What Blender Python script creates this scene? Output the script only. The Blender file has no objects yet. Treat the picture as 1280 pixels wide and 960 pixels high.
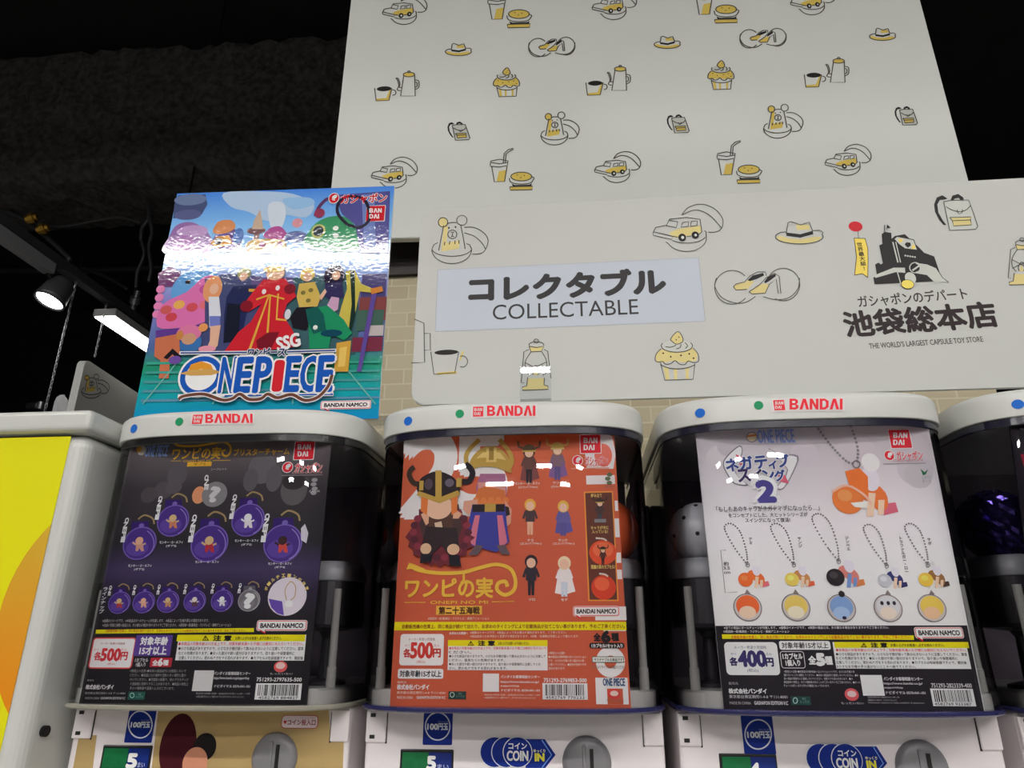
import bpy, bmesh, math, random
from mathutils import Vector, Matrix

random.seed(7)
SC = bpy.context.scene
COL = SC.collection
PI = math.pi

# ------------------------------------------------------------------ camera
YAW, PITCH, FPX = math.radians(5.27), math.radians(20.15), 873.0
CAM = Vector((0.5549, -0.8082, -0.2619))
FLOOR_Z = -1.78
FW = Vector((-math.sin(YAW) * math.cos(PITCH), math.cos(YAW) * math.cos(PITCH), math.sin(PITCH)))
RT = Vector((math.cos(YAW), math.sin(YAW), 0))
UP = RT.cross(FW)
cd = bpy.data.cameras.new('camera')
cd.sensor_width = 36.0
cd.lens = FPX / 1280 * 36.0
cd.clip_start = 0.01
cam = bpy.data.objects.new('camera', cd)
COL.objects.link(cam)
m3 = Matrix((RT, UP, -FW)).transposed()
cam.matrix_world = Matrix.Translation(CAM) @ m3.to_4x4()
SC.camera = cam

# ------------------------------------------------------------------ world, exposure
w = bpy.data.worlds.new('world')
SC.world = w
w.use_nodes = True
w.node_tree.nodes['Background'].inputs[0].default_value = (0.80, 0.86, 1.0, 1)
w.node_tree.nodes['Background'].inputs[1].default_value = 0.045
SC.view_settings.view_transform = 'Standard'
SC.view_settings.look = 'None'
SC.view_settings.gamma = 1.0
SC.view_settings.use_curve_mapping = False
SC.view_settings.exposure = 0.0
SC.cycles.transparent_max_bounces = 24
LAMP_POWER = 54.0            # emission of the ceiling light bars
SPOT_POWER = 22.0
INK = 1.35                   # strength of printed colours


# ------------------------------------------------------------------ helpers
def ray(x, y):
    return FW + RT * ((x - 640) / FPX) - UP * ((y - 480) / FPX)


def at(x, y, Y):
    d = ray(x, y)
    return CAM + d * ((Y - CAM.y) / d.y)


def lin(c):
    out = []
    for v in c[:3]:
        v = v / 255.0
        out.append(v / 12.92 if v <= 0.04045 else ((v + 0.055) / 1.055) ** 2.4)
    return tuple(out) + (1.0,)


MATS = {}


def mat(name, rgb, rough=0.4, metal=0.0, spec=0.5, emit=None, coat=0.0):
    if name in MATS:
        return MATS[name]
    m = bpy.data.materials.new(name)
    m.use_nodes = True
    b = m.node_tree.nodes['Principled BSDF']
    b.inputs['Base Color'].default_value = lin(rgb)
    b.inputs['Roughness'].default_value = rough
    b.inputs['Metallic'].default_value = metal
    b.inputs['Specular IOR Level'].default_value = spec
    if coat:
        b.inputs['Coat Weight'].default_value = coat
        b.inputs['Coat Roughness'].default_value = 0.08
    if emit:
        b.inputs['Emission Color'].default_value = lin(emit[0])
        b.inputs['Emission Strength'].default_value = emit[1]
    MATS[name] = m
    return m


def noisy(m, scale=40, amount=0.12, bump=0.0, detail=4):
    """break up a plain colour with object-space noise and an optional bump"""
    nt = m.node_tree
    b = nt.nodes['Principled BSDF']
    col = tuple(b.inputs['Base Color'].default_value)
    tc = nt.nodes.new('ShaderNodeTexCoord')
    n = nt.nodes.new('ShaderNodeTexNoise')
    n.inputs['Scale'].default_value = scale
    n.inputs['Detail'].default_value = detail
    nt.links.new(tc.outputs['Object'], n.inputs['Vector'])
    r = nt.nodes.new('ShaderNodeValToRGB')
    r.color_ramp.elements[0].position = 0.3
    r.color_ramp.elements[1].position = 0.7
    r.color_ramp.elements[0].color = tuple(v * (1 - amount) for v in col[:3]) + (1,)
    r.color_ramp.elements[1].color = tuple(min(1, v * (1 + amount)) for v in col[:3]) + (1,)
    nt.links.new(n.outputs['Fac'], r.inputs['Fac'])
    nt.links.new(r.outputs['Color'], b.inputs['Base Color'])
    if bump:
        bp = nt.nodes.new('ShaderNodeBump')
        bp.inputs['Strength'].default_value = bump
        bp.inputs['Distance'].default_value = 0.01
        nt.links.new(n.outputs['Fac'], bp.inputs['Height'])
        nt.links.new(bp.outputs['Normal'], b.inputs['Normal'])
    return m


def clear(name, tint, rough=0.02, ior=1.45, boost=1.0):
    """thin clear plastic: tinted transparency under a fresnel gloss"""
    if name in MATS:
        return MATS[name]
    m = bpy.data.materials.new(name)
    m.use_nodes = True
    nt = m.node_tree
    nt.nodes.clear()
    o = nt.nodes.new('ShaderNodeOutputMaterial')
    mx = nt.nodes.new('ShaderNodeMixShader')
    t = nt.nodes.new('ShaderNodeBsdfTransparent')
    g = nt.nodes.new('ShaderNodeBsdfGlossy')
    fr = nt.nodes.new('ShaderNodeFresnel')
    fr.inputs['IOR'].default_value = ior
    t.inputs[0].default_value = lin(tint)
    g.inputs['Roughness'].default_value = rough
    mt = nt.nodes.new('ShaderNodeMath')
    mt.operation = 'MULTIPLY'
    mt.inputs[1].default_value = boost
    nt.links.new(fr.outputs[0], mt.inputs[0])
    nt.links.new(mt.outputs[0], mx.inputs[0])
    nt.links.new(t.outputs[0], mx.inputs[1])
    nt.links.new(g.outputs[0], mx.inputs[2])
    nt.links.new(mx.outputs[0], o.inputs[0])
    MATS[name] = m
    return m


def ink(rgb, rough=0.38):
    k = 'ink_%d_%d_%d' % tuple(rgb[:3])
    if k in MATS:
        return MATS[k]
    m = mat(k, rgb, rough, spec=0.12)
    b = m.node_tree.nodes['Principled BSDF'].inputs['Base Color']
    b.default_value = tuple(min(.9, v * INK) for v in b.default_value[:3]) + (1,)
    return m


def obj(name, bm, material, parent=None, smooth=False, loc=None):
    me = bpy.data.meshes.new(name)
    bmesh.ops.recalc_face_normals(bm, faces=bm.faces)
    bm.to_mesh(me)
    bm.free()
    if smooth:
        for p in me.polygons:
            p.use_smooth = True
    o = bpy.data.objects.new(name, me)
    if material is not None:
        me.materials.append(material)
    COL.objects.link(o)
    if loc is not None:
        o.location = loc
    if parent is not None:
        o.parent = parent
    return o


def empty(name, loc, label, cat, group=None, rotz=0.0):
    o = bpy.data.objects.new(name, None)
    o.empty_display_size = 0.02
    COL.objects.link(o)
    o.location = loc
    o.rotation_euler = (0, 0, rotz)
    tag(o, label, cat, group)
    return o


def tag(o, label=None, cat=None, group=None, kind=None):
    if label:
        o['label'] = label
    if cat:
        o['category'] = cat
    if group:
        o['group'] = group
    if kind:
        o['kind'] = kind
    return o


def add_box(bm, x0, x1, y0, y1, z0, z1, bevel=0.0, seg=2):
    r = bmesh.ops.create_cube(bm, size=1)
    vs = r['verts']
    for v in vs:
        v.co = Vector((x0 + (v.co.x + .5) * (x1 - x0), y0 + (v.co.y + .5) * (y1 - y0), z0 + (v.co.z + .5) * (z1 - z0)))
    if bevel:
        es = list({e for v in vs for e in v.link_edges})
        bmesh.ops.bevel(bm, geom=es, offset=bevel, segments=seg, affect='EDGES', profile=0.5)
    return bm


def boxbm(*a, **k):
    return add_box(bmesh.new(), *a, **k)


def add_tube(bm, pts, r, n=10, closed=False):
    """a round tube along a polyline"""
    pts = [Vector(p) for p in pts]
    rings = []
    up0 = Vector((0.13, 0.37, 0.92)).normalized()
    for i, p in enumerate(pts):
        a = pts[max(i - 1, 0)]
        b = pts[min(i + 1, len(pts) - 1)]
        t = (b - a).normalized()
        s = t.cross(up0)
        if s.length < 1e-4:
            s = t.cross(Vector((1, 0, 0)))
        s.normalize()
        u = s.cross(t)
        rr = r[i] if isinstance(r, (list, tuple)) else r
        rings.append([bm.verts.new(p + (s * math.cos(k * 2 * PI / n) + u * math.sin(k * 2 * PI / n)) * rr) for k in range(n)])
    for a, b in zip(rings, rings[1:]):
        for k in range(n):
            bm.faces.new((a[k], a[(k + 1) % n], b[(k + 1) % n], b[k]))
    bm.faces.new(rings[0])
    bm.faces.new(list(reversed(rings[-1])))
    return bm


def tubebm(*a, **k):
    return add_tube(bmesh.new(), *a, **k)


def add_lathe(bm, prof, n=32, center=(0, 0, 0), axis='z'):
    c = Vector(center)
    rings = []
    for r, h in prof:
        ring = []
        for k in range(n):
            a = 2 * PI * k / n
            v = Vector((r * math.cos(a), r * math.sin(a), h))
            if axis == 'y':
                v = Vector((v.x, -v.z, v.y))
            ring.append(bm.verts.new(c + v))
        rings.append(ring)
    for a, b in zip(rings, rings[1:]):
        for k in range(n):
            bm.faces.new((a[k], a[(k + 1) % n], b[(k + 1) % n], b[k]))
    if prof[0][0] > 1e-5:
        bm.faces.new(list(reversed(rings[0])))
    if prof[-1][0] > 1e-5:
        bm.faces.new(rings[-1])
    bmesh.ops.remove_doubles(bm, verts=bm.verts, dist=1e-6)
    return bm


def add_loft(bm, loops, cap0=True, cap1=True, closed=True):
    rings = [[bm.verts.new(Vector(p)) for p in lp] for lp in loops]
    n = len(rings[0])
    for a, b in zip(rings, rings[1:]):
        for k in range(n if closed else n - 1):
            bm.faces.new((a[k], a[(k + 1) % n], b[(k + 1) % n], b[k]))
    if cap0:
        bm.faces.new(list(reversed(rings[0])))
    if cap1:
        bm.faces.new(rings[-1])
    return bm


# ------------------------------------------------------------------ printed artwork on flat panels
TXT = bpy.data.curves.new('text_source', 'FONT')
TXTO = bpy.data.objects.new('text_source', TXT)
COL.objects.link(TXTO)
TCACHE = {}


def glyphs(s, res):
    k = (s, res)
    if k not in TCACHE:
        TXT.body = s
        TXT.resolution_u = res
        TXT.align_x = 'CENTER'
        TXT.space_line = 1.0
        TXTO.update_tag()
        dg = bpy.context.evaluated_depsgraph_get()
        dg.update()
        me = bpy.data.meshes.new_from_object(TXTO.evaluated_get(dg))
        vs = [(v.co.x, v.co.y) for v in me.vertices]
        fs = [tuple(p.vertices) for p in me.polygons]
        bpy.data.meshes.remove(me)
        xs = [v[0] for v in vs]
        ys = [v[1] for v in vs]
        TCACHE[k] = (vs, fs, min(xs), max(xs), min(ys), max(ys))
    return TCACHE[k]


class Art:
    """flat printing on a plane: shapes are given in photo pixels and laid on the plane in its own metres"""

    def __init__(s, origin, ux=(1, 0, 0), uz=(0, 0, 1), eps=0.00012):
        s.o = Vector(origin)
        s.ux = Vector(ux).normalized()
        s.uz = Vector(uz).normalized()
        s.n = s.ux.cross(s.uz)            # towards the viewer
        if s.n.dot(CAM - s.o) < 0:
            s.n = -s.n
        s.eps = eps
        s.base = 0.0
        s.boxes = []
        s.items = []
        s.map(0, 0, 1)

    def map(s, ox, oy, sc):
        s.ox, s.oy, s.sc = ox, oy, sc
        return s

    def P(s, x, y):
        d = ray(s.ox + x * s.sc, s.oy + y * s.sc)
        t = (s.o - CAM).dot(s.n) / d.dot(s.n)
        p = CAM + d * t - s.o
        return (p.dot(s.ux), p.dot(s.uz))

    def scale(s, x, y):
        a, b, c, d = s.P(x - 1, y), s.P(x + 1, y), s.P(x, y - 1), s.P(x, y + 1)
        return abs(b[0] - a[0]) / 2, abs(d[1] - c[1]) / 2

    # -- primitives in local metres
    def raw(s, vs, fs, col, layer=None, zs=None):
        xs = [v[0] for v in vs]
        ys = [v[1] for v in vs]
        bb = (min(xs), max(xs), min(ys), max(ys))
        if layer is None:
            layer = 1
            for b, l in s.boxes:
                if l >= layer and b[0] < bb[1] and bb[0] < b[1] and b[2] < bb[3] and bb[2] < b[3]:
                    layer = l + 1
        s.boxes.append((bb, layer))
        s.items.append((vs, fs, col, layer, zs))

    def upoly(s, pts, col, layer=None):
        s.raw(list(pts), [tuple(range(len(pts)))], col, layer)

    def ustroke(s, pts, wd, col, closed=False, layer=None):
        pts = [Vector(p) for p in pts]
        if closed:
            pts = pts + [pts[0], pts[1]]
        L, Rr = [], []
        for i, p in enumerate(pts):
            a = pts[max(i - 1, 0)]
            b = pts[min(i + 1, len(pts) - 1)]
            t = (b - a)
            if t.length < 1e-9:
                t = Vector((1, 0))
            t.normalize()
            nn = Vector((-t.y, t.x)) * wd / 2
            L.append(p + nn)
            Rr.append(p - nn)
        n = len(pts)
        vs = [tuple(v) for v in L + Rr]
        fs = [(i, i + 1, n + i + 1, n + i) for i in range(n - 1)]
        s.raw(vs, fs, col, layer, [i * 1.5e-7 for i in range(n)] * 2)

    # -- primitives in pixels
    def poly(s, pts, col, layer=None, smooth=0):
        if smooth:
            pts = spline(pts, smooth, True)
        s.upoly([s.P(*p) for p in pts], col, layer)

    def stroke(s, pts, wd, col, closed=False, smooth=0, layer=None):
        if smooth:
            pts = spline(pts, smooth, closed)
        k = s.scale(*pts[len(pts) // 2])
        s.ustroke([s.P(*p) for p in pts], wd * (k[0] + k[1]) / 2, col, closed, layer)

    def ell(s, x, y, rx, ry, col, rot=0.0, n=28, layer=None, a0=0, a1=2 * PI):
        c = s.P(x, y)
        k = s.scale(x, y)
        pts = []
        full = abs(a1 - a0 - 2 * PI) < 1e-6
        for i in range(n if full else n + 1):
            a = a0 + (a1 - a0) * i / n
            px, py = rx * math.cos(a), ry * math.sin(a)
            px, py = px * math.cos(rot) - py * math.sin(rot), px * math.sin(rot) + py * math.cos(rot)
            pts.append((c[0] + px * k[0], c[1] + py * k[1]))
        s.upoly(pts, col, layer)

    def ring(s, x, y, rx, ry, wd, col, a0=0, a1=2 * PI, n=32, layer=None):
        pts = [(x + rx * math.cos(a0 + (a1 - a0) * i / n), y - ry * math.sin(a0 + (a1 - a0) * i / n)) for i in range(n + 1)]
        s.stroke(pts, wd, col, layer=layer)

    def rect(s, x0, y0, x1, y1, col, r=0.0, layer=None):
        xc, yc = (x0 + x1) / 2, (y0 + y1) / 2
        c = s.P(xc, yc)
        k = s.scale(xc, yc)
        hw, hh = abs(x1 - x0) / 2 * k[0], abs(y1 - y0) / 2 * k[1]
        r *= k[0]
        if r <= 0:
            pts = [(c[0] - hw, c[1] - hh), (c[0] + hw, c[1] - hh), (c[0] + hw, c[1] + hh), (c[0] - hw, c[1] + hh)]
        else:
            pts = rr_pts(c[0] - hw, c[0] + hw, c[1] - hh, c[1] + hh, r, 5)
        s.upoly(pts, col, layer)

    def frame(s, x0, y0, x1, y1, wd, col, inner, r=0.0):
        s.rect(x0, y0, x1, y1, col, r)
        s.rect(x0 + wd, y0 + wd, x1 - wd, y1 - wd, inner, max(0, r - wd))

    def text(s, t, x0, y0, x1, y1, col, bold=0.0, res=2, rot=0.0, layer=None, shear=0.0):
        """text fitted to the pixel box"""
        vs, fs, ax, bx, ay, by = glyphs(t, res)
        xc, yc = (x0 + x1) / 2, (y0 + y1) / 2
        c = s.P(xc, yc)
        k = s.scale(xc, yc)
        W, H = (x1 - x0) * k[0], (y1 - y0) * k[1]
        gx, gy = W / max(1e-6, bx - ax), H / max(1e-6, by - ay)
        d = bold * min(abs(gx), abs(gy))
        offs = [(0, 0)] if not bold else [(0, 0), (d, 0), (-d, 0), (0, d), (0, -d), (.7 * d, .7 * d), (-.7 * d, .7 * d), (.7 * d, -.7 * d), (-.7 * d, -.7 * d)]
        V, F, Zs = [], [], []
        cr, sr = math.cos(rot), math.sin(rot)
        for ci, (dx, dy) in enumerate(offs):
            b = len(V)
            Zs += [ci * 6e-6] * len(vs)
            for x, y in vs:
                yy = (y - (ay + by) / 2) * gy + dy
                xx = (x - (ax + bx) / 2) * gx + dx + shear * yy
                V.append((c[0] + xx * cr - yy * sr, c[1] + xx * sr + yy * cr))
            F += [tuple(i + b for i in f) for f in fs]
        s.raw(V, F, col, layer, Zs)

    def build(s, name, parent=None, finish=None):
        bm_v, bm_f, mi, cols = [], [], [], []
        for vs, fs, col, layer, zs in s.items:
            if col not in cols:
                cols.append(col)
            b = len(bm_v)
            z = s.base + s.eps * layer
            for i, (u, v) in enumerate(vs):
                bm_v.append(s.o + s.ux * u + s.uz * v + s.n * (z + (zs[i] if zs else 0)))
            for f in fs:
                bm_f.append(tuple(i + b for i in f))
                mi.append(cols.index(col))
        me = bpy.data.meshes.new(name)
        me.from_pydata([tuple(v) for v in bm_v], [], bm_f)
        for cc in cols:
            me.materials.append((finish or ink)(cc) if not isinstance(cc, str) else MATS[cc])
        me.polygons.foreach_set('material_index', mi)
        o = bpy.data.objects.new(name, me)
        COL.objects.link(o)
        if parent is not None:
            par_world(o, parent)
        s.items = []
        return o


def par_world(o, parent):
    """parent o, keeping the world placement of its vertices"""
    inv = obj_world(parent).inverted()
    o.parent = parent
    o.matrix_basis = inv @ o.matrix_basis


def obj_world(o):
    m = Matrix.Translation(o.location) @ o.rotation_euler.to_matrix().to_4x4()
    return obj_world(o.parent) @ m if o.parent else m


def rr_pts(x0, x1, y0, y1, r, n=6):
    pts = []
    for cx, cy, a in ((x1 - r, y0 + r, -PI / 2), (x1 - r, y1 - r, 0), (x0 + r, y1 - r, PI / 2), (x0 + r, y0 + r, PI)):
        for i in range(n + 1):
            t = a + PI / 2 * i / n
            pts.append((cx + r * math.cos(t), cy + r * math.sin(t)))
    return pts


def spline(pts, n=5, closed=False):
    """catmull-rom through points"""
    out = []
    m = len(pts)
    rng = m if closed else m - 1
    for i in range(rng):
        g = lambda j: pts[j % m] if closed else pts[min(max(j, 0), m - 1)]
        p0, p1, p2, p3 = g(i - 1), g(i), g(i + 1), g(i + 2)
        for k in range(n):
            t = k / n
            out.append(tuple(0.5 * ((2 * b) + (c - a) * t + (2 * a - 5 * b + 4 * c - d) * t * t + (-a + 3 * b - 3 * c + d) * t ** 3)
                             for a, b, c, d in zip(p0, p1, p2, p3)))
    if not closed:
        out.append(tuple(pts[-1]))
    return out


# ------------------------------------------------------------------ common materials
WHITE = noisy(mat('white_plastic', (202, 203, 199), 0.28, spec=0.5), 6, 0.015)
BODYW = noisy(mat('body_white_plastic', (242, 234, 236), 0.35), 9, 0.015)
SIGNW = noisy(mat('sign_white', (190, 191, 187), 0.42, spec=0.4), 3, 0.015)
PANELW = noisy(mat('panel_white', (224, 226, 221), 0.22, spec=0.5), 2, 0.02, 0.02)
DARK = noisy(mat('dark_ceiling', (20, 20, 22), 0.9), 8, 0.4)
BLACKM = mat('black_metal', (24, 24, 26), 0.45, 0.6)
GREYM = mat('grey_metal', (90, 92, 96), 0.4, 0.8)
DARKP = mat('dark_plastic', (26, 24, 28), 0.35)
INNER = noisy(mat('inner_dark', (150, 138, 152), 0.5), 12, 0.3)
SLOTB = mat('slot_black', (12, 12, 13), 0.5)
DOME = clear('dome_clear', (254, 254, 255), 0.012, 1.41)
RIM_P = mat('rim_purple', (44, 44, 86), 0.2, spec=0.6, coat=0.5)
RIM_C = mat('rim_cream', (150, 147, 134), 0.25, spec=0.6, coat=0.5)
ACRYL = clear('acrylic', (252, 253, 254), 0.02, 1.45, .5)

# ------------------------------------------------------------------ room
fl = obj('floor', boxbm(-6, 5, -9, 6, FLOOR_Z - .1, FLOOR_Z), noisy(mat('floor_tile', (150, 147, 142), 0.35), 3, 0.08))
tag(fl, kind='structure')
CEIL_Z = 3.3
ce = obj('ceiling', boxbm(-6, 5, -9, 6, CEIL_Z, CEIL_Z + .1), DARK)
tag(ce, kind='structure')
WD = noisy(mat('wall_dark_paint', (26, 27, 32), 0.85), 2, 0.25)
WL = noisy(mat('wall_light_paint', (150, 148, 146), 0.8), 2, 0.08)
for nm, a, m in (('wall_far', (-6, 5, 6, 6.1, FLOOR_Z, CEIL_Z), WD), ('wall_left', (-6.1, -6, -9, 6, FLOOR_Z, CEIL_Z), WD),
                 ('wall_right', (5, 5.1, -9, 6, FLOOR_Z, CEIL_Z), WD), ('wall_rear', (-6, 5, -9.1, -9, FLOOR_Z, CEIL_Z), WD)):
    tag(obj(nm, boxbm(*a), m), kind='structure')

# beige small-brick wall (a wide pier) behind the machines, dark band above it
tile = bpy.data.materials.new('beige_brick_tile')
tile.use_nodes = True
nt = tile.node_tree
bs = nt.nodes['Principled BSDF']
bs.inputs['Roughness'].default_value = 0.6
tc = nt.nodes.new('ShaderNodeTexCoord')
mp = nt.nodes.new('ShaderNodeMapping')
mp.inputs['Rotation'].default_value = (PI / 2, 0, 0)
br = nt.nodes.new('ShaderNodeTexBrick')
br.inputs['Scale'].default_value = 1.0
br.inputs['Brick Width'].default_value = 0.085
br.inputs['Row Height'].default_value = 0.036
br.inputs['Mortar Size'].default_value = 0.0018
br.inputs['Color1'].default_value = lin((196, 186, 156))
br.inputs['Color2'].default_value = lin((184, 171, 140))
br.inputs['Mortar'].default_value = lin((206, 198, 172))
nt.links.new(tc.outputs['Object'], mp.inputs['Vector'])
nt.links.new(mp.outputs[0], br.inputs['Vector'])
nt.links.new(br.outputs['Color'], bs.inputs['Base Color'])
WALLY = 0.66
tag(obj('wall_back', boxbm(0.0, 1.44, WALLY, 1.3, FLOOR_Z, CEIL_Z), tile), kind='structure')
tag(obj('trim_1', boxbm(0.0, 1.44, WALLY - .012, WALLY, 0.565, 0.70), mat('dark_brown_trim', (38, 30, 30), 0.5)), kind='structure')

# rough sprayed beam high under the ceiling
bm = bmesh.new()
NX, NP = 90, 28
x0b, x1b = -5.9, 0.0
rings = []
for i in range(NX):
    x = x0b + (x1b - x0b) * i / (NX - 1)
    ring = []
    for k in range(NP):
        a = 2 * PI * k / NP
        ca, sa = math.cos(a), math.sin(a)
        rr = 1.0 / max(abs(ca) / 0.30, abs(sa) / 0.47)
        rr = min(rr, 0.50) + random.uniform(-.02, .02)
        ring.append((x + random.uniform(-.015, .015), 2.35 + ca * rr, 2.50 + sa * rr + 0.02 * math.sin(x * 2.1)))
    rings.append(ring)
add_loft(bm, rings)
spray = noisy(mat('sprayed_insulation', (62, 60, 58), 0.95), 30, 0.55, 0.9, 8)
tag(obj('ceiling_beam', bm, spray), kind='structure')

# ------------------------------------------------------------------ capsule machines
MX = [0.115, 0.474, 0.830, 1.190]
HW_T, HW_B, DEP, NEXP, BACK = 0.166, 0.171, 0.10, 3.5, 0.34
BODY_Y = 0.07
CAP_B, CAP_T = -0.020, 0.014
DOME_B = -0.3315


def plan(hw, off=0.0, n=26, back=BACK):
    """plan outline of the dome from its back left round the front to its back right (machine local x, y)"""
    pts = []
    for i in range(-n, n + 1):
        a = i / n * PI / 2
        x = hw * math.copysign(abs(math.sin(a)) ** (2 / NEXP), a)
        y = DEP * (1 - abs(math.cos(a)) ** (2 / NEXP))
        k = 1 + off / hw
        pts.append((x * k, y - off * (1 - y / DEP)))
    return [(-(hw + off), back)] + pts + [(hw + off, back)]


def loop(hw, off, z, back=BACK):
    return [(x, y, z - FLOOR_Z) for x, y in plan(hw, off, back=back)]


def cap_front(x, off):
    """y of the cap's front at machine local x"""
    q = abs(x) / (1 + off / HW_T)
    y = DEP * (1 - (1 - min(1, q / HW_T) ** NEXP) ** (1 / NEXP))
    return y - off * (1 - y / DEP)


def disc_bm(cx, off, zc, r, thick=0.0009):
    """a round sticker bent onto the cap's front"""
    bm = bmesh.new()
    fr, bk = [], []
    for i in range(28):
        a = 2 * PI * i / 28
        x = cx + r * math.cos(a)
        y = cap_front(x, off)
        fr.append((x, y - thick, zc + r * math.sin(a) - FLOOR_Z))
        bk.append((x, y + thick, zc + r * math.sin(a) - FLOOR_Z))
    return add_loft(bm, [bk, fr])


CAP_OFF = 0.004


def machine(k, label, rim, tint_parts=True):
    xc = MX[k]
    root = empty('capsule_machine', (xc, 0, FLOOR_Z), label, 'capsule machine', 'capsule machines standing in a row')
    H = -FLOOR_Z
    # body: white cabinet under the dome
    bm = boxbm(-.170, .170, BODY_Y, .46, 0.0, DOME_B - .0036 + H, 0.004, 3)
    body = obj('body', bm, BODYW, root)
    # corner hinge covers
    for sx in (-1, 1):
        x0, x1 = (-.1695, -.1455) if sx < 0 else (.1475, .1695)
        hb = obj('corner_cover', boxbm(x0, x1, BODY_Y - .003, BODY_Y + .02, -.372 + H, -.3385 + H, .0015), BODYW, root)
        if sx < 0:
            for zz in (-.3435, -.366):
                obj('screw_recess', boxbm(-.1645, -.1585, BODY_Y - .0036, BODY_Y - .002, zz - .002 + H, zz + .002 + H), SLOTB, hb)
        g = bmesh.new()
        xe = x1 if sx < 0 else x0
        add_box(g, xe - .0008, xe + .0008, BODY_Y - .0015, BODY_Y + .001, -.373 + H, -.341 + H)
        obj('cover_seam', g, SLOTB, hb)
    # coin slot knob
    kx, kz = .0835, -.3895
    bm = add_lathe(bmesh.new(), [(.0, .0075), (.020, .0070), (.0255, .005), (.027, .001), (.0275, -.001)], 40, (kx, BODY_Y, kz + H), 'y')
    knob = obj('coin_slot_plate', bm, mat('grey_slot_plastic', (132, 130, 134), 0.35), root, smooth=True)
    obj('coin_slot', boxbm(kx + .0035, kx + .0075, BODY_Y - .0085, BODY_Y - .004, kz - .02 + H, kz + .0145 + H), SLOTB, knob)
    obj('slot_guide', boxbm(kx - .0045, kx - .0005, BODY_Y - .0088, BODY_Y - .004, kz - .02 + H, kz + .018 + H, .0006), mat('grey_slot_plastic', (120, 118, 124)), knob)
    # counter window: dark recess, green and blue halves
    wx0, wx1, wz0, wz1 = -.128, -.0665, -.425, -.3785
    cw = obj('counter_window', boxbm(wx0, wx1, BODY_Y - .0012, BODY_Y + .004, wz0 + H, wz1 + H, .0012), DARKP, root)
    obj('green_panel', boxbm(wx0 + .003, wx0 + .033, BODY_Y - .002, BODY_Y, wz0 + .002 + H, wz1 - .003 + H), noisy(mat('counter_green', (30, 120, 70), 0.15, coat=.6), 30, .25), cw)
    obj('blue_panel', boxbm(wx0 + .0335, wx1 - .002, BODY_Y - .002, BODY_Y, wz0 + .002 + H, wz1 - .003 + H), mat('counter_blue', (28, 50, 130), 0.15, coat=.6), cw)
    # dome base tray and coloured flange
    fbm = bmesh.new()
    add_loft(fbm, [loop(HW_B, o, z) for z, o in ((DOME_B - .0035, -.004), (DOME_B - .0035, .0015), (DOME_B - .002, .003), (DOME_B + .0005, .003), (DOME_B + .002, .0008))])
    obj('dome_base', fbm, RIM_C if rim == 'cream' else RIM_P, root)
    tbm = bmesh.new()
    back_of_card = lambda lp_: [(x, max(y, .030), z) for x, y, z in lp_]
    add_loft(tbm, [back_of_card(loop(HW_B, -.006, DOME_B + .002)), back_of_card(loop(HW_B, -.006, DOME_B + .016)), back_of_card(loop(HW_B, -.010, DOME_B + .018))])
    obj('inner_tray', tbm, noisy(mat('tray_plastic', (196, 194, 190), 0.4), 14, .03), root)
    # clear dome: outer and inner wall, open at the back
    dm = bmesh.new()
    zs = [(CAP_B + .002, HW_T), ((CAP_B + DOME_B) / 2, (HW_T + HW_B) / 2), (DOME_B + .003, HW_B)]
    add_loft(dm, [loop(h, 0, z) for z, h in zs], False, False, False)
    add_loft(dm, [loop(h, -.002, z) for z, h in zs], False, False, False)
    obj('clear_dome', dm, DOME, root, smooth=True)
    # coloured lip of the dome under the cap
    lp = bmesh.new()
    add_loft(lp, [loop(HW_T, o, z) for z, o in ((CAP_B + .003, -.003), (CAP_B - .0085, -.003), (CAP_B - .0095, .0002), (CAP_B - .0085, .0012), (CAP_B + .003, .0012))], False, False, False)
    obj('dome_lip', lp, mat('lip_dark', (28, 27, 28), .2, coat=.6) if rim == 'cream' else mat('lip_purple', (28, 26, 44), .2, coat=.6), root)
    # cap
    cb = bmesh.new()
    prof = [(CAP_B, -.006), (CAP_B, CAP_OFF - .001), (CAP_B + .001, CAP_OFF), (CAP_T - .009, CAP_OFF), (CAP_T - .005, CAP_OFF - .001),
            (CAP_T - .002, CAP_OFF - .0035), (CAP_T - .0004, CAP_OFF - .008), (CAP_T, CAP_OFF - .014)]
    add_loft(cb, [loop(HW_T, o, z, BACK + .004) for z, o in prof])
    capo = obj('cap', cb, WHITE, root)
    bv = capo.modifiers.new('soft', 'WEIGHTED_NORMAL')
    for p in capo.data.polygons:
        p.use_smooth = True
    for nm, px, r, c in (('blue_sticker', -.124, .0056, (28, 92, 178)), ('green_sticker', -.0575, .0052, (30, 128, 84))):
        zc = -.0062 if px < -.1 else -.002
        obj(nm, disc_bm(px, CAP_OFF, zc, r), ink(c), capo)
    # dark back wall and mechanism inside
    bw = boxbm(-.160, .160, .325, .335, DOME_B + .018 + H, CAP_B + H)
    add_box(bw, -.160, .160, .317, .325, DOME_B + .14 + H, DOME_B + .147 + H)
    obj('inner_back_wall', bw, INNER, root)
    for sx in (-1, 1):
        xa, xb = sorted((sx * .1605, sx * .1625))
        obj('inner_side_wall', boxbm(xa, xb, .15, .325, DOME_B + .018 + H, CAP_B - .03 + H), INNER, root)
    obj('rear_housing', boxbm(-.1775, .1775, BACK + .002, .46, DOME_B - .004 + H, -.055 + H, .004), DARKP, root)
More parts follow.
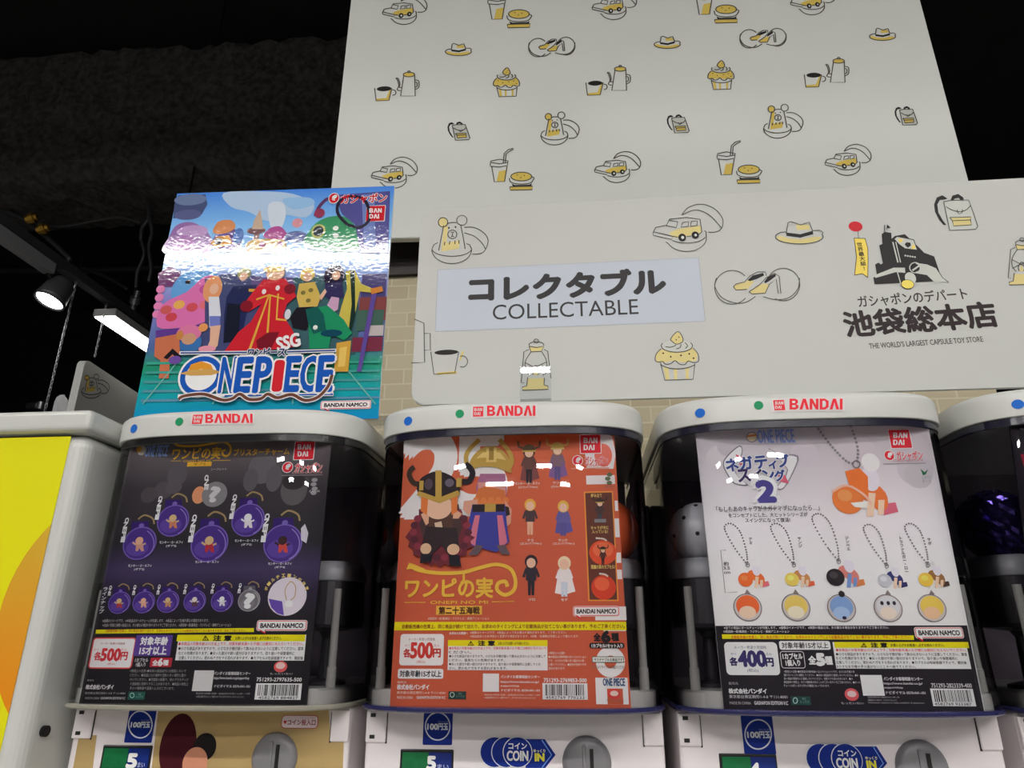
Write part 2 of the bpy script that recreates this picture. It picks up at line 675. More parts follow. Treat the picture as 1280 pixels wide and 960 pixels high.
    for sx in (-1, 1):
        cx, cy = sx * .120, .112
        base = DOME_B + .018 + H
        st = add_lathe(bmesh.new(), [(.0, 0), (.026, 0), (.026, .004), (.009, .008), (.0075, .055), (.012, .062), (.040, .066), (.043, .07), (.041, .125), (.038, .133), (.0, .133)], 32, (cx, cy, base))
        so = obj('display_stand', st, mat('stand_grey', (52, 48, 54), 0.35), root, smooth=False)
        co = add_lathe(bmesh.new(), [(.0425, .122), (.0435, .124), (.041, .139), (.036, .146), (.030, .147), (.022, .143), (.0, .143)], 32, (cx, cy, base))
        obj('stand_collar', co, mat('collar_white', (170, 170, 176), .35), so, smooth=True)
        pl = add_lathe(bmesh.new(), [(.0, 0), (.0055, 0), (.0055, .022), (.0045, .023), (.0045, .11), (.0, .11)], 20, (cx + sx * .030, cy - .065, base))
        obj('guide_rod', pl, mat('rod_plastic', (190, 188, 184), .35), root, smooth=False)
    return root


machines = [
    machine(0, 'white capsule machine with black and purple keychain poster, tall picture card on top', 'cream'),
    machine(1, 'white capsule machine with orange poster showing horned helmet figures', 'purple'),
    machine(2, 'white capsule machine with pale grey poster of ball chain charms', 'purple'),
    machine(3, 'white capsule machine cut off by the right edge, purple foil balls inside', 'purple')]


# balls resting on the stands behind the posters
def ball(k, sx, rgb, label, kind, r=.041):
    xc, yc = MX[k] + sx * .120, .112
    z = DOME_B + .018 + .143 + r * 0.985
    bm = bmesh.new()
    bmesh.ops.create_uvsphere(bm, u_segments=40, v_segments=24, radius=r)
    if kind == 'foil':
        for v in bm.verts:
            v.co *= 1 + random.uniform(-.05, .07)
    if kind == 'pumpkin':
        for v in bm.verts:
            a = math.atan2(v.co.y, v.co.x)
            f = 1 + .015 * math.cos(9 * a)
            v.co.x *= f
            v.co.y *= f
    m = {'foil': mat('foil_purple', (70, 55, 130), .18, .9), 'pumpkin': clear('orange_ball', (235, 96, 40), .1) if False else mat('orange_ball', (222, 92, 48), .2, coat=.4),
         'plain': mat('white_ball', (205, 205, 212), .3, coat=.3)}[kind]
    o = obj('capsule_ball', bm, m, None, smooth=(kind != 'foil'), loc=(xc, yc, z))
    tag(o, label, 'ball')
    if kind == 'plain':
        hb = bmesh.new()
        for a in range(3):
            for b in range(7):
                th, ph = math.radians(35 + a * 32), 2 * PI * (b + .5 * (a % 2)) / 7
                d = Vector((math.sin(th) * math.cos(ph), math.sin(th) * math.sin(ph), math.cos(th)))
                q = d.to_track_quat('Z', 'Y').to_matrix().to_4x4()
                bmesh.ops.create_cone(hb, cap_ends=True, segments=12, radius1=.0026, radius2=.0026, depth=.002, matrix=Matrix.Translation(d * (r - .0004)) @ q)
        obj('air_hole', hb, SLOTB, o)
    if kind == 'pumpkin':
        obj('stalk', tubebm([(0, 0, r * .95), (.002, 0, r * 1.1), (.008, -.002, r * 1.2)], [.004, .003, .0025]), mat('stalk_green', (110, 90, 40), .5), o)
    return o


ball(1, -1, None, 'orange ball left of the orange poster on its stand', 'pumpkin')
ball(1, 1, None, 'orange ball right of the orange poster on its stand', 'pumpkin')
ball(2, -1, None, 'white ball with small holes left of the grey charm poster', 'plain', .038)
ball(3, -1, None, 'crumpled purple foil ball inside the right edge machine', 'foil', .042)

# ------------------------------------------------------------------ tall cabinet with yellow poster at the far left
cab = empty('toy_cabinet', (-.34, 0, FLOOR_Z), 'tall white cabinet with yellow and orange poster at the left edge', 'cabinet')
H = -FLOOR_Z
obj('body', boxbm(-.27, .276, .0, .50, 0, -.012 + H, .018, 6), WHITE, cab, smooth=False)
obj('lid', boxbm(-.28, .283, -.012, .51, -.0125 + H, .016 + H, .007, 4), WHITE, cab)
lk = obj('lock', add_lathe(bmesh.new(), [(.0, 0), (.006, 0), (.006, .006), (.0, .006)], 20, (0, 0, 0), 'z'), BLACKM, cab, loc=(.275, .03, -.36 + H))
lk.rotation_euler = (0, PI / 2, 0)
A = Art((-.34, -.0006, 0))
xr = A.P(89, 546)[0]
zt = A.P(60, 546)[1]
A.upoly([(xr - .38, zt), (xr, zt), (xr, zt - .48), (xr - .38, zt - .48)], (196, 192, 24))
# big orange-yellow disc shape printed on the poster, clipped at the poster's right edge
def clipx(pts, xm):
    out = []
    for i, p in enumerate(pts):
        q = pts[(i + 1) % len(pts)]
        if p[0] <= xm:
            out.append(p)
        if (p[0] <= xm) != (q[0] <= xm):
            t = (xm - p[0]) / (q[0] - p[0])
            out.append((xm, p[1] + t * (q[1] - p[1])))
    return out


def orange_grad():
    m = bpy.data.materials.new('poster_orange_print')
    m.use_nodes = True
    n = m.node_tree
    b = n.nodes['Principled BSDF']
    b.inputs['Roughness'].default_value = .35
    t = n.nodes.new('ShaderNodeTexCoord')
    s = n.nodes.new('ShaderNodeSeparateXYZ')
    r = n.nodes.new('ShaderNodeValToRGB')
    mr = n.nodes.new('ShaderNodeMapRange')
    mr.inputs['From Min'].default_value = -.33
    mr.inputs['From Max'].default_value = -.08
    n.links.new(t.outputs['Object'], s.inputs[0])
    n.links.new(s.outputs['Z'], mr.inputs['Value'])
    n.links.new(mr.outputs[0], r.inputs[0])
    r.color_ramp.elements[0].color = lin((226, 136, 22))
    r.color_ramp.elements[1].color = lin((206, 178, 56))
    n.links.new(r.outputs[0], b.inputs['Base Color'])
    return m


MATS['poster_orange'] = orange_grad()
cx0, cz0 = A.P(172, 768)
pts = [(cx0 + .172 * math.cos(a), cz0 + .165 * math.sin(a)) for a in [2 * PI * i / 60 for i in range(60)]]
A.upoly(clipx(pts, xr), 'poster_orange')
pt = A.build('poster_print')
par_world(pt, cab)


# printed frame of a machine: returns an Art on the cap's front plane or on the body's front plane
def on_cap(k):
    return Art((MX[k], cap_front(.0, CAP_OFF) - .0005, 0), eps=.0001)


def on_body(k):
    return Art((MX[k], BODY_Y - .0003, 0), eps=.0002)


RED = (205, 38, 52)


def bandai_word(A, x0, y0, x1, y1, col, two=False):
    """heavy wordmark; the letter A drawn without a crossbar"""
    L = {'B': [[(0, 0), (.62, 0), (.9, .14), (.9, .4), (.72, .5), (.95, .62), (.95, .86), (.65, 1), (0, 1)], [(.28, .2), (.28, .4), (.6, .4), (.6, .2)], [(.28, .6), (.28, .8), (.64, .8), (.64, .6)]],
         'A': [[(.36, 0), (.68, 0), (1.04, 1), (.72, 1), (.52, .34), (.32, 1), (0, 1)]],
         'N': [[(0, 0), (.3, 0), (.66, .58), (.66, 0), (.94, 0), (.94, 1), (.66, 1), (.28, .42), (.28, 1), (0, 1)]],
         'D': [[(0, 0), (.58, 0), (.96, .22), (.96, .78), (.58, 1), (0, 1)], [(.29, .2), (.29, .8), (.54, .8), (.67, .66), (.67, .34), (.54, .2)]],
         'I': [[(0, 0), (.3, 0), (.3, 1), (0, 1)]]}
    W = {'B': 1.06, 'A': 1.1, 'N': 1.06, 'D': 1.06, 'I': .38}

    def word(s, x0, y0, x1, y1):
        tot = sum(W[c] for c in s) - .06
        xx = 0
        for c in s:
            for i, sh in enumerate(L[c]):
                pts = [(x0 + (xx + u) / tot * (x1 - x0), y0 + v * (y1 - y0)) for u, v in sh]
                yield pts, i
            xx += W[c]
    if two:
        h = (y1 - y0) * .43
        todo = [('BAN', x0, y0, x1, y0 + h), ('DAI', x0, y1 - h, x0 + (x1 - x0) * .78, y1)]
    else:
        todo = [('BANDAI', x0, y0, x1, y1)]
    return [list(word(*t)) for t in todo]


def bandai(A, x0, y0, x1, y1, col, hole, two=False):
    for grp in bandai_word(A, x0, y0, x1, y1, col, two):
        for pts, i in grp:
            A.poly(pts, col if i == 0 else hole)


def bandai_box(A, x0, y0, x1, y1, edge=True):
    if edge:
        A.rect(x0 - 1.2 / A.sc * .7, y0 - 1.2 / A.sc * .7, x1 + 1.2 / A.sc * .7, y1 + 1.2 / A.sc * .7, (232, 226, 226), 2 / A.sc * .7)
    A.rect(x0, y0, x1, y1, RED, (x1 - x0) * .05)
    w, h = x1 - x0, y1 - y0
    bandai(A, x0 + w * .16, y0 + h * .16, x1 - w * .14, y1 - h * .16, (236, 232, 232), RED, True)


def gashapon(A, x0, y0, x1, y1):
    """round red mark and red katakana with a white edge"""
    h = y1 - y0
    r = h * .5
    A.ell(x0 + r, y0 + r, r * 1.05, r * 1.05, (235, 230, 230))
    A.ell(x0 + r, y0 + r, r * .92, r * .92, RED)
    A.ell(x0 + r * 1.15, y0 + r * .75, r * .5, r * .36, (235, 230, 230), .5)
    A.ell(x0 + r * .95, y0 + r * 1.25, r * .36, r * .2, (235, 200, 200), -.4)
    A.text('ガシャポン', x0 + h * 1.2, y0 + h * .08, x1, y1 - h * .04, (236, 230, 230), .09)
    A.text('ガシャポン', x0 + h * 1.2, y0 + h * .08, x1, y1 - h * .04, RED, .03)


def namco(A, x0, y0, x1, y1):
    """speech-bubble outline with the company's words"""
    w, h = x1 - x0, y1 - y0
    A.rect(x0 - h * .06, y0 - h * .06, x1 + h * .06, y1 + h * .06, (238, 232, 232), h * .25)
    A.poly([(x0 + w * .02, y1 - h * .1), (x0 + w * .16, y1 - h * .02), (x0 + w * .17, y1 + h * .38), (x0 + w * .12, y1 + h * .25)], RED)
    A.rect(x0, y0, x1, y1, RED, h * .2)
    A.rect(x0 + h * .07, y0 + h * .07, x1 - h * .07, y1 - h * .07, (238, 230, 230), h * .14)
    A.poly([(x0 + w * .05, y1 - h * .12), (x0 + w * .15, y1 - h * .12), (x0 + w * .158, y1 + h * .2)], (238, 230, 230))
    A.text('BANDAI NAMCO', x0 + w * .07, y0 + h * .28, x1 - w * .07, y1 - h * .26, (52, 48, 50), .045, 3)


def barcode(A, x0, y0, x1, y1, digits, seed):
    rnd = random.Random(seed)
    A.rect(x0, y0, x1, y1, (226, 224, 224))
    w, h = x1 - x0, y1 - y0
    x = x0 + w * .07
    vs, fs = [], []
    while x < x1 - w * .07:
        bw = w * rnd.choice((.008, .008, .016, .024))
        c = A.P(x, y0 + h * .42)
        k = A.scale(x, y0 + h * .42)
        hw, hh = bw * k[0] / 2, h * .34 * k[1]
        b = len(vs)
        vs += [(c[0] - hw, c[1] - hh), (c[0] + hw, c[1] - hh), (c[0] + hw, c[1] + hh), (c[0] - hw, c[1] + hh)]
        fs.append((b, b + 1, b + 2, b + 3))
        x += bw + w * rnd.choice((.008, .012, .02))
    A.raw(vs, fs, (34, 32, 34))
    A.text(digits, x0 + w * .07, y0 + h * .80, x1 - w * .07, y0 + h * .96, (40, 38, 40), 0.01)


for k in range(4):
    root = machines[k]
    cap = [c for c in root.children if c.name.startswith('cap')and not c.name.startswith('capsule')][0]
    A = on_cap(k)
    xs = -.0305
    # logo strip: given once in the first full machine's pixels, moved by the machine spacing
    ref = {0: (140, 490, 1 / 3.5556), 1: (450, 490, .42697), 2: (800, 480, .43764), 3: None}[k]
    if k == 3:
        ref = None
    if ref:
        A.map(*ref)
        b = {0: (358, 101, 402, 142, 415, 97, 626, 138), 1: (331, 43, 361, 72, 372, 40, 514, 70), 2: (382, 46, 413, 75, 427, 42, 579, 73)}[k]
        A.poly([(b[0] - 6, b[1] - 5), (b[6] + 6, b[5] - 6), (b[6] + 6, b[7] + 4), (b[0] - 6, b[3] + 5)], (190, 186, 186))
        A.rect(b[0], b[1], b[2], b[3], RED)
        w_, h_ = b[2] - b[0], b[3] - b[1]
        bandai(A, b[0] + w_ * .12, b[1] + h_ * .14, b[2] - w_ * .1, b[3] - h_ * .14, (190, 184, 184), RED, True)
        # wordmark follows the slope of the cap's edge
        bandai(A, b[4], b[5], b[6], b[7], RED, (190, 186, 186))
        A.build('maker_logo', cap)

# ------------------------------------------------------------------ ceiling lights of the shop (the row behind the viewer lights the machines)
def light_bar(x0, x1, y, z, label, wd=.10, power=LAMP_POWER, along='x', group='ceiling light bars'):
    xc = (x0 + x1) / 2
    if along == 'x':
        a = (x0 - xc, x1 - xc, -wd / 2, wd / 2)
    else:
        a = (-wd / 2, wd / 2, x0 - xc, x1 - xc)
    t = empty('ceiling_light', (xc, y, z) if along == 'x' else (y, xc, z), label, 'ceiling light', group)
    obj('housing', boxbm(a[0] - .006, a[1] + .006, a[2] - .006, a[3] + .006, .004, .05, .004), mat('lamp_housing', (190, 190, 192), .4), t)
    obj('diffuser', boxbm(a[0], a[1], a[2], a[3], 0, .0035), mat('lamp_glow_%g' % power, (255, 250, 244), .5, emit=((255, 252, 248), power)), t)
    hx = (a[1] - a[0]) * .35 if along == 'x' else 0
    hy = 0 if along == 'x' else (a[3] - a[2]) * .35
    for s_ in (-1, 1):
        obj('suspension_rod', tubebm([(s_ * hx, s_ * hy, .05), (s_ * hx, s_ * hy, CEIL_Z - z)], .004, 6), BLACKM, t)
    return t


LZ = 2.2
light_bar(-3.2, .2, -3.2, LZ, 'long light bar over the aisle behind the viewer', .09, LAMP_POWER * 1.7)
light_bar(.5, 3.6, -3.2, LZ, 'second long light bar over the aisle behind the viewer', .09, LAMP_POWER * 1.7)
light_bar(-1.6, .4, -.9, LZ, 'light bar over the machines, left of the pier', .10, LAMP_POWER * .12)
light_bar(.8, 2.8, -.9, LZ, 'light bar over the machines, right of the first one', .10, LAMP_POWER * .12)
light_bar(-.8, .9, -5.4, LZ, 'light bar over the far aisle', .16, LAMP_POWER * 1.7)
light_bar(1.4, 3.8, -5.4, LZ, 'second light bar over the far aisle', .16, LAMP_POWER * 1.7)
light_bar(-3.6, -.4, -2.6, LZ, 'light bar running along the side aisle, left', .09, LAMP_POWER * .7, along='y')
light_bar(-3.6, -.2, 3.9, LZ, 'light bar running along the side aisle, right', .09, LAMP_POWER * .9, along='y')
for i_, (x_, y_, z_) in enumerate(((-1.5, -7.4, 1.75), (-.45, -7.9, 1.6), (.55, -7.6, 1.75), (1.5, -7.9, 1.6), (2.5, -7.4, 1.75))):
    light_bar(x_ - .26, x_ + .26, y_, z_, ('short light bar %s at the back of the shop' % ('at the far left', 'second from the left', 'in the middle', 'second from the right', 'at the far right')[i_]), .2, LAMP_POWER * 2)


def at_x(x, y, X):
    d = ray(x, y)
    return CAM + d * ((X - CAM.x) / d.x)


def at_z(x, y, Z):
    d = ray(x, y)
    return CAM + d * ((Z - CAM.z) / d.z)


# ------------------------------------------------------------------ track with spotlight, lamp and cables, far left
TZ, TX = 1.08, -1.40
tr = empty('lighting_track', (TX, 2.6, TZ), 'dark ceiling track running from the left edge behind the picture card', 'track')
obj('rail', boxbm(-.02, .02, -2.2, 1.6, 0, .04, .003), mat('track_dark', (62, 64, 68), .45, .4), tr)
for yy in (-1.8, -.5, .9):
    obj('hanger_rod', tubebm([(0, yy, .04), (0, yy, CEIL_Z - TZ)], .006, 6), BLACKM, tr)
sp = at_x(61, 377, TX)
spot = empty('spotlight', (TX, sp.y, TZ), 'round white spotlight glowing under the ceiling track', 'spotlight')
obj('adapter_box', boxbm(-.022, .022, -.32, -.03, -.045, -.001, .004), mat('adapter_grey', (120, 122, 126), .4), spot)
sz = sp.z - TZ
neck = obj('neck', tubebm([(0, -.04, -.03), (0, -.01, -.06), (0, 0, -.07)], .012, 10), BLACKM, spot)
hd = obj('lamp_head', add_lathe(bmesh.new(), [(.0, .11), (.030, .11), (.044, .09), (.054, .02), (.056, 0), (.050, 0), (.048, .012), (.0, .014)], 36), mat('spot_shell', (60, 60, 64), .35), spot, smooth=True, loc=(0, 0, sz))
hd.rotation_euler = (math.radians(-16), math.radians(10), 0)
ln = obj('lamp_lens', add_lathe(bmesh.new(), [(.0, .010), (.047, .010), (.047, .006), (.0, .003)], 36), mat('spot_glow', (255, 252, 248), .4, emit=((255, 252, 246), SPOT_POWER)), hd)

pl = at_x(165, 419, TX)
pb = empty('panel_lamp', (TX, pl.y, pl.z), 'rectangular glowing panel lamp hanging under the track beside the picture card', 'panel lamp')
obj('housing', boxbm(-.05, .05, -.20, .26, .002, .035, .004), mat('lamp_case', (150, 150, 150), .4), pb)
obj('diffuser', boxbm(-.044, .044, -.192, .252, -.003, .003), mat('panel_glow', (255, 250, 240), .5, emit=((255, 250, 242), 9.0)), pb)
obj('stem', boxbm(-.012, .012, 0, .02, .03, TZ - pl.z), BLACKM, pb)


def chain(p0, p1, label):
    bm = bmesh.new()
    p0, p1 = Vector(p0), Vector(p1)
    n = max(6, int((p1 - p0).length / .016))
    for i in range(n):
        c = p0.lerp(p1, (i + .5) / n)
        rot = Matrix.Rotation(PI / 2 * (i % 2), 4, 'Z')
        vs = []
        ring = [Vector((.0042 * math.cos(a), 0, .0105 * math.sin(a))) for a in [2 * PI * j / 8 for j in range(8)]]
        ring = [c + (rot @ v) for v in ring]
        add_tube(bm, ring + [ring[0]], .0016, 5)
    o = obj('chain', bm, mat('chain_steel', (150, 150, 156), .3, .9), None)
    tag(o, label, 'chain', 'chains under the ceiling track')
    return o


a, b = at_x(95, 353, TX), at_x(57, 520, TX)
chain((TX, a.y, TZ), (TX, a.y, b.z - .02), 'left chain hanging from the track, below the spotlight')
a2, b2 = at_x(132, 385, TX), at_x(118, 452, TX)
chain((TX, a2.y, TZ), (TX, a2.y, b2.z + .02), 'right chain hanging from the track, above the bear sign')

# pipes, conduits and wires in the dark ceiling
def wire(pxs, Y, r, label, name='cable', cat='cable', m=None, n=6):
    p = [at(x, y, Y if not isinstance(Y, (list, tuple)) else Y[i]) for i, (x, y) in enumerate(pxs)]
    p = [Vector(v) for v in spline([tuple(q) for q in p], n)]
    o = obj(name, tubebm(p, r, 8), m or mat('cable_grey', (54, 54, 58), .4), None, smooth=True)
    return tag(o, label, cat)


PIPE = mat('pipe_grey', (44, 46, 52), .5, .3)
wire([(-40, 337), (60, 338), (150, 336), (230, 332)], 3.4, .028, 'horizontal dark pipe crossing behind the track', 'ceiling_pipe', 'pipe', PIPE, 2)
wire([(150, 195), (168, 225), (184, 252), (186, 272), (178, 285), (176, 300)], 2.3, .011, 'thick grey cable curving down from the ceiling beam')
wire([(55, 281), (80, 283), (120, 276), (150, 272), (176, 279)], 2.3, .008, 'thin grey cable sagging between the track and the thick cable')
wire([(186, 272), (190, 290), (186, 310), (189, 335), (186, 352)], 2.3, .010, 'grey cable dropping beside the picture card')
wire([(176, 300), (180, 318), (172, 340), (170, 360)], 2.3, .009, 'grey cable leading down to the pipe joint')
wire([(0, 262), (30, 275), (62, 300), (88, 325)], 2.3, .014, 'dark conduit beside the track at the left edge')
wire([(88, 330), (130, 345), (160, 362)], 2.9, .012, 'dark diagonal rod behind the lighting track', 'ceiling_rod', 'rod', PIPE)
for (px, py), lb in (((40, 273), 'upper brass clamp on the conduit at the left'), ((54, 286), 'lower brass clamp on the conduit at the left')):
    p = at(px, py, 2.25)
    bm = add_lathe(bmesh.new(), [(.0, -.03), (.022, -.03), (.022, -.012), (.03, -.01), (.03, .012), (.02, .014), (.02, .03), (.0, .03)], 8)
    o = obj('pipe_clamp', bm, mat('brass', (190, 150, 60), .3, .8), None, loc=p)
    o.rotation_euler = (.3, 1.2, .4)
    tag(o, lb, 'clamp', 'brass clamps')
p = at(169, 376, 2.3)
bm = add_lathe(bmesh.new(), [(.0, -.05), (.016, -.05), (.018, -.02), (.028, -.015), (.028, .02), (.016, .024), (.016, .06), (.0, .06)], 16)
o = obj('pipe_joint', bm, mat('joint_steel', (130, 132, 136), .3, .9), None, loc=p)
o.rotation_euler = (.5, .5, 0)
tag(o, 'shiny steel pipe joint beside the picture card', 'pipe joint')
p = at(47, 508, 2.6)
cm = empty('ceiling_camera', p, 'small dark camera head with steel arm low at the far left', 'camera')
obj('housing', boxbm(-.05, .02, -.03, .03, -.02, .015, .008), DARKP, cm)
obj('lens', add_lathe(bmesh.new(), [(.0, -.03), (.018, -.03), (.02, .01), (.0, .012)], 16, (.035, -.02, .005)), mat('joint_steel', (130, 132, 136)), cm)
obj('arm', tubebm([(.02, 0, .01), (.05, 0, .06), (.05, 0, CEIL_Z - p.z)], .006, 6), BLACKM, cm)

# ------------------------------------------------------------------ line drawings printed on the signs (raw picture coordinates, y down)
LINE = (74, 72, 68)
YEL = (196, 172, 84)
BLK = (34, 30, 32)


def half(cx, cy, rx, ry, a0, a1, n=14):
    return [(cx + rx * math.cos(math.radians(a0 + (a1 - a0) * i / n)), cy + ry * math.sin(math.radians(a0 + (a1 - a0) * i / n))) for i in range(n + 1)]


